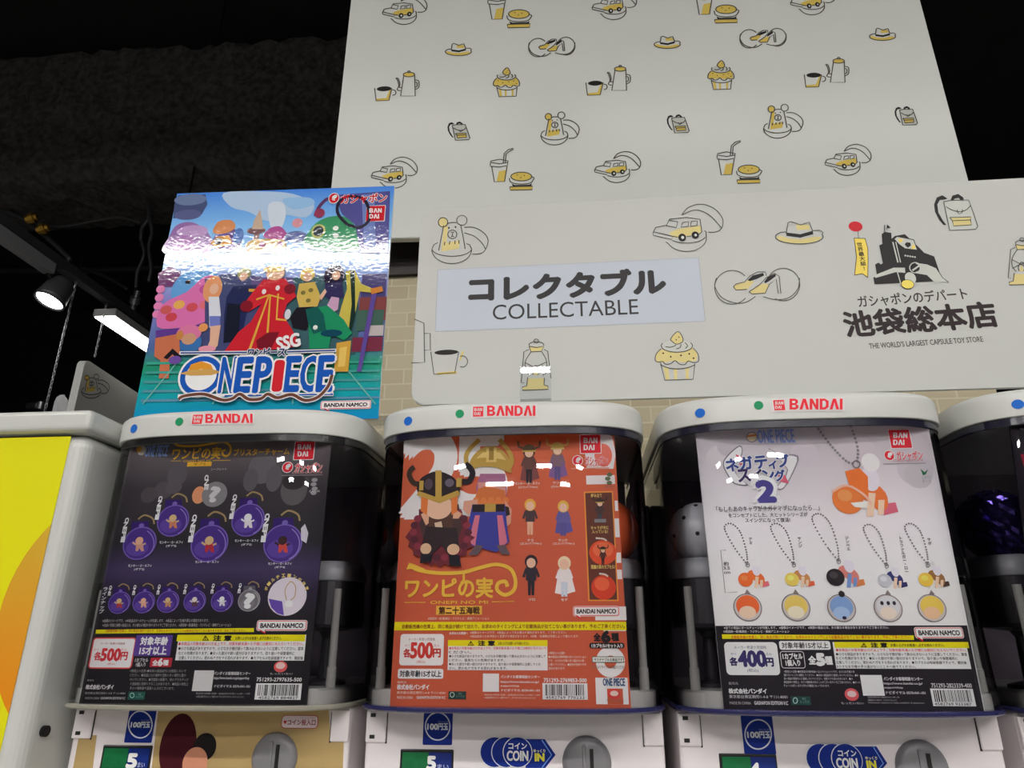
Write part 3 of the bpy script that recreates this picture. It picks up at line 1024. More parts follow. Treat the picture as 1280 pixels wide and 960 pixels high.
ICONS = {
    'bear': ((205, 222), [
        ('f', YEL, half(127, 141, 21, 21, 0, 359)), ('f', YEL, [(122, 240), (130, 165), (140, 150), (150, 160), (142, 235), (205, 222), (200, 262), (118, 275)]),
        ('s', half(127, 141, 22, 22, 0, 360)), ('s', half(214, 132, 24, 23, 0, 360)),
        ('s', [(107, 272), (118, 215), (130, 155)]), ('s', [(208, 152), (220, 210), (229, 265)]), ('s', [(145, 147), (165, 142), (190, 142)]),
        ('d', (154, 167, 4)), ('d', (185, 163, 4)), ('s', half(170, 197, 21, 20, 0, 360)), ('s', [(163, 187), (178, 187), (170, 194), (170, 204), (163, 210)]), ('s', [(170, 204), (178, 209)]),
        ('s', [(135, 232), (133, 248)]), ('s', [(158, 228), (156, 244)]), ('s', [(182, 225), (182, 242)]), ('s', [(200, 224), (201, 240)]),
        ('s', [(76, 268)] + half(167, 266, 92, 66, 172, 8) + [(258, 262)]), ('s', half(167, 262, 92, 36, 178, 0)), ('s', [(77, 262), (85, 245), (103, 235)]), ('s', [(258, 262), (250, 245), (235, 240)]),
        ('c', [(225, 165), (270, 165), (315, 190), (335, 225), (322, 268), (300, 285), (262, 288)]), ('c', [(225, 190), (270, 205), (305, 235), (323, 265)])]),
    'car': ((297, 167), [
        ('f', YEL, [(208, 190), (250, 172), (355, 155), (360, 188), (320, 200), (232, 212)]),
        ('s', [(148, 165), (198, 155), (212, 127), (290, 119), (352, 128), (360, 185), (345, 200)]), ('s', [(148, 165), (135, 190), (137, 202), (222, 221), (225, 206), (140, 186)]), ('s', [(225, 206), (250, 210)]), ('s', [(290, 208), (312, 205)]),
        ('s', [(210, 132), (250, 140), (242, 166), (196, 157)]), ('s', [(272, 143), (300, 138), (298, 160), (265, 164), (272, 143)]), ('s', [(312, 138), (340, 135), (338, 157), (308, 160), (312, 138)]),
        ('k', (270, 212, 18)), ('w', (272, 212, 7)), ('k', (330, 201, 17)), ('w', (332, 201, 6)),
        ('s', [(195, 232)] + half(290, 214, 92, 62, 155, 8) + [(380, 185), (372, 180)]), ('s', half(290, 205, 86, 32, 140, 10)),
        ('c', [(268, 108), (300, 72), (360, 58), (420, 80), (456, 125), (452, 168), (425, 186), (390, 187)]), ('c', [(268, 108), (330, 85), (395, 108), (452, 168)])]),
    'hat': ((810, 187), [
        ('f', YEL, half(810, 206, 104, 30, 0, 180) + [(720, 200), (760, 212), (815, 218), (880, 205)]), ('f', YEL, [(795, 150), (855, 150), (862, 172), (800, 175)]),
        ('s', half(810, 206, 110, 33, 200, -20, 20)), ('s', [(706, 195), (725, 185), (750, 184)]), ('s', [(874, 178), (905, 176), (920, 186), (916, 196)]), ('s', [(750, 190), (758, 142), (770, 136), (790, 142), (815, 152), (840, 144), (855, 138), (866, 165), (872, 182)]),
        ('b', [(750, 186), (815, 194), (872, 178), (875, 194), (815, 210), (751, 202)])]),
    'shoes': ((615, 438), [
        ('s', half(497, 443, 80, 78, 40, 318, 26)), ('c', [(425, 400), (418, 440), (450, 490), (510, 515), (560, 512), (605, 485)]), ('s', half(733, 430, 76, 75, 215, 480, 26)), ('c', [(808, 400), (800, 450), (760, 490), (700, 500), (640, 486)]),
        ('f', YEL, [(503, 440), (515, 428), (560, 418), (570, 408), (600, 415), (570, 450), (515, 456)]), ('s', [(503, 440), (515, 428), (555, 418), (580, 390), (615, 372), (650, 372), (655, 390)]), ('s', [(503, 440), (515, 456), (565, 452)]),
        ('b', [(568, 410), (592, 388), (640, 376), (645, 388), (612, 404), (580, 414)]),
        ('f', YEL, [(575, 464), (625, 430), (648, 425), (668, 430), (650, 470), (590, 474)]), ('s', [(575, 464), (625, 430), (655, 398), (692, 378), (714, 392), (722, 472), (710, 472), (700, 405), (668, 430), (650, 470), (590, 474), (575, 464)]),
        ('b', [(645, 418), (662, 394), (698, 380), (698, 392), (668, 414), (650, 424)])]),
    'bag': ((716, 155), [
        ('b', [(652, 222), (628, 195), (605, 150), (600, 110), (615, 72), (645, 60), (675, 78), (655, 84), (632, 86), (618, 110), (624, 155), (650, 200), (668, 222)]), ('b', [(690, 86), (700, 62), (732, 52), (760, 72), (762, 90), (748, 90), (735, 74), (712, 78), (704, 92)]),
        ('w4', [(652, 95), (690, 88), (788, 86), (838, 230), (826, 246), (685, 252)]),
        ('s', [(652, 95), (690, 88), (788, 86), (815, 160), (838, 230), (826, 246), (685, 252), (652, 95)]), ('c', [(665, 122), (700, 142), (740, 150), (775, 140), (800, 115)]), ('s', [(724, 140), (735, 162), (752, 156), (755, 138)]),
        ('f', YEL, [(685, 182), (802, 178), (798, 195), (804, 222), (705, 228), (700, 200)]), ('s', [(685, 182), (802, 178), (798, 195), (804, 222), (705, 228), (700, 200), (685, 182)]), ('s', [(697, 200), (798, 195)])]),
    'cupcake': ((243, 754), [
        ('f', YEL, [(165, 722), (145, 755), (150, 780), (180, 785), (230, 775), (275, 785), (335, 775), (338, 745), (318, 715), (240, 740)]), ('f', YEL, [(182, 805), (204, 808), (210, 862), (192, 864)]), ('f', YEL, [(228, 812), (245, 812), (245, 862), (232, 862)]), ('f', YEL, [(282, 810), (300, 806), (298, 860), (284, 860)]),
        ('w4', half(243, 708, 70, 28, 0, 359)), ('f', YEL, [(213, 680), (225, 660), (250, 642), (270, 670), (268, 690), (240, 700)]),
        ('c', [(213, 680), (225, 660), (250, 642), (270, 670), (268, 690), (240, 700), (213, 680)]), ('s', half(243, 708, 72, 29, 205, -30, 20)), ('c', [(190, 712), (215, 714), (240, 705)]), ('c', [(240, 722), (258, 715), (262, 700)]), ('c', [(282, 720), (292, 708), (280, 692)]),
        ('c', [(170, 722), (148, 745), (143, 775), (160, 783), (178, 780), (190, 792), (215, 790), (235, 776), (255, 792), (280, 794), (295, 778), (320, 785), (343, 778), (340, 745), (318, 718)]),
        ('d', (180, 742, 4)), ('d', (215, 758, 4)), ('d', (262, 752, 4)), ('d', (300, 745, 4)), ('d', (240, 680, 3)), ('d', (252, 668, 3)), ('d', (320, 765, 4)),
        ('s', [(168, 788), (187, 866), (318, 862), (326, 790)]), ('c', [(168, 795), (205, 810), (250, 814), (295, 808), (326, 795)])]),
    'pot': ((250, 494), [
        ('f', YEL, half(320, 425, 33, 12, 0, 359)), ('f', YEL, [(132, 565), (190, 560), (210, 510), (222, 508), (208, 576), (134, 579)]),
        ('k2', (177, 508, 42, 14)),
        ('s', [(123, 505), (132, 578), (205, 575), (222, 505)]), ('s', half(230, 530, 15, 15, -110, 110)),
        ('s', [(290, 432), (272, 550), (356, 550), (352, 428)]), ('s', half(320, 427, 33, 13, 0, 360)), ('s', half(320, 411, 7, 5, 0, 360)), ('c', [(272, 520), (252, 514), (262, 490), (252, 455), (243, 450)]), ('c', [(278, 500), (265, 500), (268, 480), (258, 450), (245, 447)]), ('c', [(355, 458), (376, 465), (376, 500), (357, 512)]), ('c', [(355, 470), (366, 475), (366, 495), (357, 500)])]),
    'burger': ((500, 420), [
        ('f', YEL, [(425, 430), (468, 422), (456, 486), (412, 488)]), ('f', YEL, half(553, 460, 58, 24, 0, 359)), ('f', YEL, [(488, 518), (617, 515), (615, 535), (490, 538)]),
        ('b', [(498, 500), (515, 508), (600, 506), (612, 498), (610, 514), (505, 517)]),
        ('s', [(376, 392), (380, 372), (430, 362), (478, 372), (474, 398), (430, 406), (378, 402), (376, 392)]), ('s', [(385, 404), (400, 490), (458, 488), (472, 402)]), ('s', [(382, 380), (430, 388), (476, 380)]),
        ('s', [(450, 382), (456, 328), (478, 308), (508, 300)]), ('s', [(462, 382), (466, 332), (484, 318), (508, 306)]),
        ('s', half(553, 460, 60, 25, 0, 360)), ('c', [(485, 468), (490, 488), (515, 500), (560, 503), (605, 496), (625, 470), (612, 462)]), ('s', [(488, 518), (617, 515), (615, 535), (490, 538), (488, 518)]), ('d', (530, 452, 3)), ('d', (570, 455, 3)), ('d', (550, 466, 3))]),
    'lantern': ((553, 797), [
        ('f', YEL, [(521, 713), (590, 712), (578, 735), (530, 738)]), ('f', YEL, [(515, 860), (590, 858), (590, 890), (608, 896), (610, 911), (490, 915), (490, 900), (510, 895)]), ('f', YEL, [(542, 845), (552, 805), (564, 845)]),
        ('s', half(554, 688, 11, 9, 0, 360)), ('s', half(555, 706, 34, 15, 170, 370)), ('s', [(521, 712), (555, 718), (590, 712), (578, 736), (530, 738), (521, 712)]),
        ('c', [(530, 738), (505, 780), (505, 820), (525, 848)]), ('c', [(580, 738), (600, 775), (602, 815), (585, 848)]), ('s', [(520, 727), (497, 738), (485, 880), (498, 882)]), ('s', [(590, 727), (607, 735), (622, 860)]),
        ('s', [(505, 788), (600, 840)]), ('s', [(505, 832), (600, 785)]), ('c', [(540, 845), (535, 825), (552, 800), (568, 825), (562, 845)]),
        ('s', [(515, 855), (510, 895), (490, 900), (490, 915), (610, 911), (608, 896), (590, 890), (592, 858)])]),
}


def icon(A, kind, x, y, sc, lw=1.0, yel=None):
    (cx, cy), items = ICONS[kind]
    mp_ = lambda p: (x + (p[0] - cx) * sc, y + (p[1] - cy) * sc)
    rnk = {'f': 1, 'w4': 2, 's': 3, 'c': 3, 'd': 3, 'b': 2, 'k': 4, 'k2': 2, 'w': 5}
    over = 0
    for it in items:
        t = it[0]
        if t == 'w4':
            over = 2
        if t == 'f':
            A.poly([mp_(p) for p in it[2]], yel or it[1], layer=1 + over)
        elif t == 'w4':
            A.poly([mp_(p) for p in it[1]], (176, 178, 172), layer=2)
        elif t == 'b':
            A.poly([mp_(p) for p in it[1]], BLK, layer=2 if over == 0 else 4)
        elif t == 's':
            A.stroke([mp_(p) for p in it[1]], lw, LINE, layer=5)
        elif t == 'c':
            A.stroke([mp_(p) for p in it[1]], lw, LINE, smooth=5, layer=5)
        elif t == 'd':
            q = mp_(it[1][:2])
            A.ell(q[0], q[1], it[1][2] * sc, it[1][2] * sc, BLK, n=10, layer=5)
        elif t in ('k', 'w'):
            q = mp_(it[1][:2])
            A.ell(q[0], q[1], it[1][2] * sc, it[1][2] * sc, BLK if t == 'k' else (180, 182, 176), n=18, layer=6 if t == 'k' else 7)
        elif t == 'k2':
            q = mp_(it[1][:2])
            A.ell(q[0], q[1], it[1][2] * sc, it[1][3] * sc, BLK, layer=2)


def board(name, A, u0, u1, v0, v1, th, material, parent, r=0.0, bevel=.0015):
    """a board lying behind the print plane of A"""
    if r:
        pts = rr_pts(u0, u1, v0, v1, r, 8)
    else:
        pts = [(u0, v0), (u1, v0), (u1, v1), (u0, v1)]
    bm = bmesh.new()
    f = [bm.verts.new(A.o + A.ux * u + A.uz * v) for u, v in pts]
    b = [bm.verts.new(A.o + A.ux * u + A.uz * v - A.n * th) for u, v in pts]
    n = len(pts)
    ff = bm.faces.new(f)
    bm.faces.new(list(reversed(b)))
    for i in range(n):
        bm.faces.new((f[i], f[(i + 1) % n], b[(i + 1) % n], b[i]))
    if bevel:
        bmesh.ops.bevel(bm, geom=[e for e in ff.edges], offset=bevel, segments=2, affect='EDGES')
    o = obj(name, bm, material)
    if parent:
        par_world(o, parent)
    return o


# ------------------------------------------------------------------ large patterned panel on the pier
yw = math.radians(2.6)
pux = Vector((math.cos(yw), math.sin(yw), 0))
PO = Vector((0.0, .565, 0))
A = Art(PO, pux)
u0, u1 = A.P(426, 120)[0], A.P(1183, 122)[0]
vb = A.P(490, 298)[1]
panel = empty('wall_panel', PO + pux * (u0 + u1) / 2 + Vector((0, 0, vb)), 'tall white panel with small toy drawings above the sign', 'wall panel')
board('board', A, u0, u1, vb, 1.75, .018, PANELW, panel)
for kind, x, y, sc in [('car', 506, 12, .172), ('burger', 637, 9, .22), ('car', 768, 6, .172), ('burger', 896, 3, .22), ('car', 1016, 0, .172),
                       ('hat', 573, 62, .148), ('shoes', 690, 59, .148), ('hat', 834, 53, .148), ('shoes', 954, 48, .148), ('hat', 1103, 43, .148),
                       ('pot', 496, 108, .218), ('cupcake', 633, 103, .162), ('pot', 760, 101, .218), ('cupcake', 901, 94, .162), ('pot', 1033, 91, .218),
                       ('bag', 573, 164, .118), ('bear', 700, 161, .185), ('bag', 847, 155, .118), ('bear', 979, 152, .19), ('bag', 1132, 145, .12),
                       ('car', 493, 216, .178), ('burger', 640, 212, .22), ('car', 772, 209, .178), ('burger', 924, 203, .225), ('car', 1060, 200, .178)]:
    icon(A, kind, x, y, sc, 1.25)
    A.build(kind + '_drawing', panel)

# ------------------------------------------------------------------ shop sign standing on the machines
SY = .060
A = Art((0, SY, 0))
su0 = (A.P(530, 270)[0] + A.P(510, 490)[0]) / 2
sv1 = A.P(1000, 237.5)[1]
sv0 = A.P(800, 498)[1]
SU1 = su0 + 1.06
sign = empty('shop_sign', ((su0 + SU1) / 2, SY, sv0), 'wide white shop sign with black Japanese lettering, standing on the machines', 'shop sign')
sb = board('board', A, su0, SU1, sv0, sv1, .006, SIGNW, sign, .018)
for kind, x, y, sc in [('bear', 575, 300, .271), ('car', 860, 285, .271), ('hat', 999, 291, .271), ('shoes', 947, 358, .271), ('bag', 1194, 266, .229), ('cupcake', 846, 445, .271), ('lantern', 670, 456, .271), ('lantern', 1277, 327, .25)]:
    icon(A, kind, x, y, sc, 1.0, (192, 178, 120))
    A.build(kind + '_drawing', sign)
# cup and pot cut by the sign's left edge
A.stroke([(538.5, 440), (542.5, 468), (568.5, 466), (573.5, 440)], 1, LINE, layer=5)
A.ell(558, 440.5, 15, 3.2, BLK, layer=3)
A.ring(578, 452, 6.5, 7, 1, LINE, -2, 2, layer=5)
A.poly([(546, 468.5), (546, 466), (571, 464), (571, 467)], YEL, layer=2)
A.stroke([(575, 450), (579, 439)], 2, YEL, layer=2)
A.stroke([(514, 454), (531, 453), (530, 404), (518, 399)], 1, LINE, layer=5)
A.stroke([(530, 417), (538, 417), (538, 438), (530, 438)], 1, LINE, layer=5)
A.build('pot_drawing', sign)
# shop emblem
A.boxes = []
A.map(1030, 230, .22915)
A.ell(172, 232, 38, 28, (178, 28, 40))
A.stroke([(185, 258), (188, 296)], 3, LINE)
A.poly([(162, 294), (225, 296), (240, 350), (242, 410), (240, 514), (208, 492), (164, 500), (175, 400)], (70, 62, 50))
A.poly([(166, 298), (222, 300), (236, 350), (238, 410), (236, 506), (208, 488), (168, 496), (179, 400)], (222, 190, 84))
A.text('世\n界\n最\n大\n級\n!', 190, 318, 220, 472, (60, 50, 40), .02)
A.poly([(300, 336), (318, 328), (314, 275), (330, 262), (366, 268), (368, 300), (385, 285), (440, 275), (520, 350), (545, 376), (600, 396), (632, 490), (600, 532), (275, 548), (268, 512), (288, 500), (278, 440), (296, 430), (310, 440), (320, 432)], BLK)
A.poly([(340, 262), (342, 222), (364, 240), (344, 242)], BLK)
A.stroke([(330, 225), (330, 262)], 4, BLK)
A.poly([(376, 300), (395, 284), (490, 304), (512, 366), (440, 358), (405, 335)], BLK)
A.poly([(384, 302), (398, 290), (486, 308), (505, 360), (440, 352), (410, 330)], (176, 178, 172))
A.poly([(402, 300), (432, 305), (415, 325)], (222, 190, 84))
A.poly([(486, 325), (498, 352), (475, 358)], (222, 190, 84))
A.poly([(438, 330), (448, 320), (470, 322), (472, 338), (456, 350), (444, 340)], BLK)
A.stroke([(374, 318), (402, 430)], 7, (176, 178, 172))
A.stroke([(390, 318), (416, 430)], 5, (176, 178, 172))
A.poly([(272, 500), (378, 458), (440, 458), (442, 486), (390, 482), (280, 514)], (176, 178, 172))
A.stroke([(388, 460), (400, 486), (418, 548)], 5, (176, 178, 172))
for i in range(5):
    A.rect(438 + i * 13, 388 + i * 2, 447 + i * 13, 396 + i * 2, (176, 178, 172))
A.poly([(500, 432), (560, 440), (612, 462), (676, 538), (640, 535), (610, 545), (560, 498), (500, 488)], (176, 178, 172))
A.ring(496, 458, 30, 28, 5, (176, 178, 172))
A.ell(496, 458, 24, 22, BLK)
A.stroke([(480, 474), (520, 446), (560, 452)], 9, (176, 178, 172))
A.stroke([(612, 462), (645, 512), (678, 538)], 4, BLK)
A.ell(470, 515, 30, 32, (176, 178, 172))
A.ell(454, 549, 36, 26, BLK)
A.ell(454, 549, 33, 23.5, (222, 196, 92))
A.build('printed_emblem', sign)
A.boxes = []
A.text('ガシャポンのデパート', 178, 588, 782, 652, (56, 46, 46), .02, 3, rot=math.radians(2.4))
A.text('池袋総本店', 102, 670, 938, 806, (40, 30, 32), .036, 3, rot=math.radians(2.2))
A.text("THE WORLD'S LARGEST CAPSULE TOY STORE", 240, 850, 868, 880, (70, 62, 60), .02, 2, rot=math.radians(1.8))
A.build('shop_name_lettering', sign)
# paper category label
A.boxes = []
A.map(0, 0, 1)
c0, c1 = A.P(546, 374), A.P(877, 361)
cv1, cv0 = A.P(710, 330)[1], A.P(710, 408)[1]
A.upoly([(c0[0] - .0006, cv0 - .0006), (c1[0] + .0006, cv0 - .0006), (c1[0] + .0006, cv1 + .0006), (c0[0] - .0006, cv1 + .0006)], (140, 144, 152))
A.upoly([(c0[0], cv0), (c1[0], cv0), (c1[0], cv1), (c0[0], cv1)], (170, 176, 186))
A.text('コレクタブル', 586, 341, 829, 371, (46, 44, 46), .058, 4)
A.text('COLLECTABLE', 615, 377.5, 797, 396.5, (52, 50, 52), 0, 4)
o = A.build('category_label', sign)
o['label'] = 'pale blue paper label reading COLLECTABLE'
# clear stands holding the sign
for i, (px, lb) in enumerate(((670, 'clear acrylic clip holding the sign above the middle machine'),)):
    x = A.P(px, 480)[0]
    st = empty('acrylic_clip', (x, SY - .01, CAP_T), lb, 'acrylic clip', 'acrylic clips under the sign')
    zz = A.P(px, 468)[1]
    obj('front_plate', boxbm(-.020, .020, -.004, -.0015, 0, zz - CAP_T + .006, .0005), ACRYL, st)
    obj('foot', boxbm(-.020, .020, -.004, .045, 0, .003, .0005), ACRYL, st)
    obj('rear_plate', boxbm(-.020, .020, .0175, .020, .003, .05, .0005), ACRYL, st)
    obj('shelf', boxbm(-.020, .020, -.0015, .0175, sv0 - CAP_T - .003, sv0 - CAP_T), ACRYL, st)

# ------------------------------------------------------------------ far signs seen edge-on at the left, hanging under the track
fo = at_x(104, 470, TX)
ftr = at_z(166, 487, at_x(112, 451, TX).z)
d = Vector((ftr.x - fo.x, ftr.y - fo.y, 0)).normalized()
A = Art((fo.x, fo.y, 0), d)
ub = A.P(100, 480)[0]
zt_ = A.P(112, 451.5)[1]
fs = empty('far_sign', (fo.x, fo.y, zt_ - .28), 'small white sign with bear drawing seen at an angle behind the picture card', 'sign')
board('board', A, ub, ub + .85, zt_ - .34, zt_, .03, SIGNW, fs, .03)
icon(A, 'bear', 119, 483, .135, .9)
A.build('bear_drawing', fs)
rk = boxbm(TX - .35, TX + .0, fo.y - .3, fo.y + 1.2, FLOOR_Z, zt_ - .34, .01)
tag(obj('far_machine_row', rk, BODYW), 'white machine row far behind, under the small bear sign', 'machine row')
fo2 = Vector((TX - .28, fo.y + .05, 0))
bm = bmesh.new()
prof = []
for i in range(5):
    c_ = .045 + i * .07
    for k_ in range(7):
        a_ = PI - PI * k_ / 6
        prof.append((c_ + .045 * math.cos(a_), .045 * math.sin(a_) * (1 if i else 1)))
p2 = at_x(76, 491, fo2.x)
loopf = [(0, 0)] + [(u, .12 + v + (.06 if u > .09 else 0)) for u, v in prof] + [(.37, 0)]
add_loft(bm, [[(fo2.x, p2.y + u, (p2.z - .16 + v) if v > 0 else zt_ - .34) for u, v in loopf], [(fo2.x - .02, p2.y + u, (p2.z - .16 + v) if v > 0 else zt_ - .34) for u, v in loopf]])
tag(obj('scalloped_sign', bm, mat('scallop_grey', (190, 192, 196), .5)), 'pale sign with scalloped top edge at the left behind the bear sign', 'sign')

# ------------------------------------------------------------------ poster cards inside the machines
W_ = (232, 228, 230)


def grad(name, stops, z0, z1, rough=.35):
    """printed vertical colour blend of a card's paper"""
    m = bpy.data.materials.new(name)
    m.use_nodes = True
    n = m.node_tree
    b = n.nodes['Principled BSDF']
    b.inputs['Roughness'].default_value = rough
    b.inputs['Specular IOR Level'].default_value = .15
    t = n.nodes.new('ShaderNodeTexCoord')
    sx = n.nodes.new('ShaderNodeSeparateXYZ')
    mr = n.nodes.new('ShaderNodeMapRange')
    mr.inputs['From Min'].default_value = z0
    mr.inputs['From Max'].default_value = z1
    r = n.nodes.new('ShaderNodeValToRGB')
    while len(r.color_ramp.elements) < len(stops):
        r.color_ramp.elements.new(.5)
    for e, (p_, c_) in zip(r.color_ramp.elements, stops):
        e.position = p_
        e.color = tuple(min(.9, v * INK) for v in lin(c_)[:3]) + (1,)
    n.links.new(t.outputs['Object'], sx.inputs[0])
    n.links.new(sx.outputs['Z'], mr.inputs['Value'])
    n.links.new(mr.outputs[0], r.inputs[0])
    n.links.new(r.outputs[0], b.inputs['Base Color'])
    MATS[name] = m
    return m


def card(px, Y, label, material, rotdeg=0.0, th=.0022):
    """px = top left, top right, bottom left, bottom right in photo pixels; returns thing and its Art"""
    A = Art((at(*px[0], Y).x, Y, 0), (1, 0, 0))
    q = [A.P(*p) for p in px]
    xm = sum(p[0] for p in q) / 4
    t = empty('poster_card', (A.o.x + xm, Y, min(q[2][1], q[3][1])), label, 'poster', None)
    bm = bmesh.new()
    loops = []
    for yy in (.0001, th):
        loops.append([(A.o.x + u, Y + yy, v) for u, v in (q[2], q[3], q[1], q[0])])
    add_loft(bm, loops)
    o = obj('card', bm, material)
    par_world(o, t)
    return t, A


PY = .021
LAB = 'wall poster'

# --- first machine: dark poster of pouch keychains
g1 = grad('print_dark', [(0, (34, 32, 35)), (.30, (38, 35, 39)), (.40, (46, 40, 58)), (.48, (66, 56, 88)), (.58, (44, 42, 46)), (.80, (58, 54, 58)), (1, (104, 96, 100))], -.33, -.02)  # dark low down, purple band at mid height, paler grey towards the top
t1, A = card([(165, 548), (414.6, 549), (98.7, 879), (383, 881)], PY, 'black and purple poster of six pouch keychains inside the left machine', g1)
A.map(80, 500, .41667)
GOLD = (206, 160, 52)
# pale smoky shapes behind the pouches
for x, y, rx, ry, c in ((595, 205, 42, 46, (96, 92, 96)), (560, 240, 22, 34, (88, 84, 88)), (630, 235, 24, 40, (90, 86, 90)), (690, 270, 40, 46, (88, 84, 86)), (690, 245, 34, 24, (52, 48, 50)), (340, 225, 30, 32, (84, 80, 86)), (300, 270, 30, 26, (78, 72, 76)), (255, 285, 24, 24, (74, 68, 72)), (330, 262, 24, 20, (84, 78, 82))):
    A.ell(x, y, rx, ry, c)
A.build('smoke_pattern', t1)
A.boxes = []
A.base = .0002
A.text('ONE PIECE', 245, 136, 312, 170, (120, 150, 205), .03)
A.ell(234, 152, 12, 14, (180, 175, 160))
A.ell(226, 148, 8, 10, (205, 150, 60))
A.text('ワンピの実', 326, 143, 470, 178, GOLD, .03, 3)
A.stroke([(332, 130), (350, 138), (400, 138), (450, 130), (480, 126), (498, 138), (500, 155), (490, 168), (478, 165), (476, 154), (486, 150)], 6, GOLD, smooth=5)
A.stroke([(322, 183), (352, 183)], 1.5, GOLD)
A.text('ONEPI NO MI', 358, 180, 440, 186, GOLD)
A.stroke([(446, 182), (500, 181)], 1.5, GOLD)
A.rect(370, 186, 443, 199, GOLD)
A.text('ギア5', 390, 188, 425, 197, (90, 66, 30))
A.text('ブリスターチャーム', 510, 145, 676, 166, GOLD, .03, 3)
A.text('シークレット', 442, 204, 488, 211, (190, 184, 186))
A.build('title_lettering', t1)
A.boxes = []
bandai_box(A, 692, 125, 750, 178)
gashapon(A, 655, 186, 774, 218)
A.text('GASHAPON', 685, 214, 774, 221, (205, 150, 150))
A.rect(652, 224, 776, 227, (120, 114, 118))
for i in range(4):
    A.ell(752 - 3 * (i % 2), 240 + i * 13, 9, 6, (150, 146, 150))
A.text('GASHA', 736, 270, 768, 277, (190, 186, 190))
A.build('maker_logos', t1)


def pouch(A, x, y, r, fig, small=False, grey=False):
    """purple see-through pouch with a plain little figure inside"""
    pu = (70, 48, 122) if not grey else (108, 106, 110)
    pl_ = (112, 92, 168) if not grey else (150, 148, 152)
    dk = (52, 34, 98) if not grey else (90, 88, 92)
    A.stroke([(x - r * .1, y - r * 1.5), (x + r * .3, y - r * 1.75), (x + r * .8, y - r * 1.55), (x + r * .9, y - r * 1.2)], r * .1, (150, 128, 90), smooth=4)
    A.poly([(x - r * .5, y - r * 1.35), (x + r * .55, y - r * 1.38), (x + r * .62, y - r * .7), (x - r * .55, y - r * .7)], dk)
    A.ell(x, y, r * 1.04, r * 1.04, pl_)
    A.ell(x, y, r * .97, r * .97, pu)
    A.ell(x + r * .12, y - r * 1.1, r * .16, r * .14, pl_)
    A.ell(x - r * .15, y + r * .3, r * .7, r * .5, (86, 64, 144) if not grey else (120, 118, 122))
    A.ring(x, y, r * .9, r * .9, r * .05, (140, 122, 190) if not grey else (170, 168, 172), -1.2, 1.0)
    if fig is not None:
        c1, c2 = fig
        A.poly([(x - r * .25, y + r * .5), (x - r * .2, y), (x + r * .2, y), (x + r * .28, y + r * .5), (x + r * .1, y + r * .5), (x, y + r * .3), (x - r * .1, y + r * .5)], c2)
        A.ell(x, y - r * .15, r * .24, r * .24, c1)
        A.stroke([(x - r * .2, y + r * .1), (x - r * .42, y - r * .05)], r * .1, c1)
        A.stroke([(x + r * .2, y + r * .1), (x + r * .4, y + r * .02)], r * .1, c1)
    for i, ch in enumerate('ONEPI' if not small else 'ONE'):
        yy = y - r * 1.55 + i * r * .3
        A.text(ch, x - r * .98 - r * .05 * i, yy, x - r * .68 - r * .05 * i, yy + r * .24, W_, .05, rot=-PI / 2)


PEACH, TAN = (206, 160, 130), (196, 168, 120)
for x, y, r, f in ((328, 362, 46, (TAN, (190, 120, 90))), (553, 360, 48, ((222, 220, 224), (210, 204, 206)))):
    pouch(A, x, y, r, f)
    A.build('pouch_picture', t1)
A.ell(405, 285, 20, 26, (206, 140, 100))
A.ell(452, 283, 38, 38, (124, 122, 124))
A.text('?', 440, 262, 466, 304, (190, 188, 190), .06)
for i, ch in enumerate('ONE'):
    A.text(ch, 420, 228 + i * 14, 436, 239 + i * 14, W_, .05, rot=-PI / 2)
A.build('secret_picture', t1)
for x, y, r, f in ((229, 430, 48, (PEACH, (190, 140, 120))), (437, 430, 54, (TAN, (170, 50, 60))), (657, 430, 56, ((60, 40, 40), (190, 70, 60)))):
    pouch(A, x, y, r, f)
    A.build('pouch_picture', t1)
A.poly([(712, 385), (724, 372), (734, 400), (728, 430), (712, 420)], (200, 196, 204))
for s_, x, y in (('モンキー・D・ルフィ', 228, 497), ('(ギア2)', 226, 508), ('モンキー・D・ルフィ', 322, 427), ('(ギア3)', 322, 438), ('モンキー・D・ルフィ', 430, 486), ('モンキー・D・ルフィ', 548, 422), ('(ギア5)', 548, 434), ('モンキー・D・ルフィ', 648, 491), ('(ギア4)', 648, 502)):
    w__ = 70 if s_[0] != '(' else 30
    A.text(s_, x - w__ / 2, y - 4, x + w__ / 2, y + 4, W_, .02)
A.build('name_lettering', t1)
A.boxes = []
for i, (x, f) in enumerate(((167, (TAN, (170, 60, 60))), (240, (PEACH, (200, 150, 130))), (313, (TAN, (180, 130, 90))), (393, ((210, 200, 190), (90, 60, 60))), (475, ((224, 220, 224), (200, 196, 200))))):
    pouch(A, x, 608 - i * 1.5, 32, f, True)
    A.build('small_pouch_picture', t1)
pouch(A, 556, 601, 32, None, True, True)
A.text('?', 545, 583, 569, 622, W_, .08)
A.build('secret_picture', t1)
A.ell(670, 589, 58, 58, (204, 196, 204))
A.poly([(614, 596), (655, 604), (660, 646), (640, 640), (622, 622)], (96, 72, 160))
A.stroke([(668, 600), (664, 570), (680, 545), (695, 560), (692, 590), (680, 600)], 3, (176, 150, 110), smooth=5)
A.ell(675, 612, 12, 10, (230, 226, 230))
for i, ch in enumerate('ボールチェーン付き!'):
    a_ = math.radians(158 - i * 15)
    x, y = 668 + 66 * math.cos(a_), 590 - 64 * math.sin(a_)
    A.text(ch, x - 5, y - 5, x + 5, y + 5, (222, 190, 110), .03, rot=a_ - PI / 2)
A.text('ラ\nイ\nン\nナ\nッ\nプ', 112, 562, 126, 640, W_, .03)
A.build('pictured_lineup', t1)


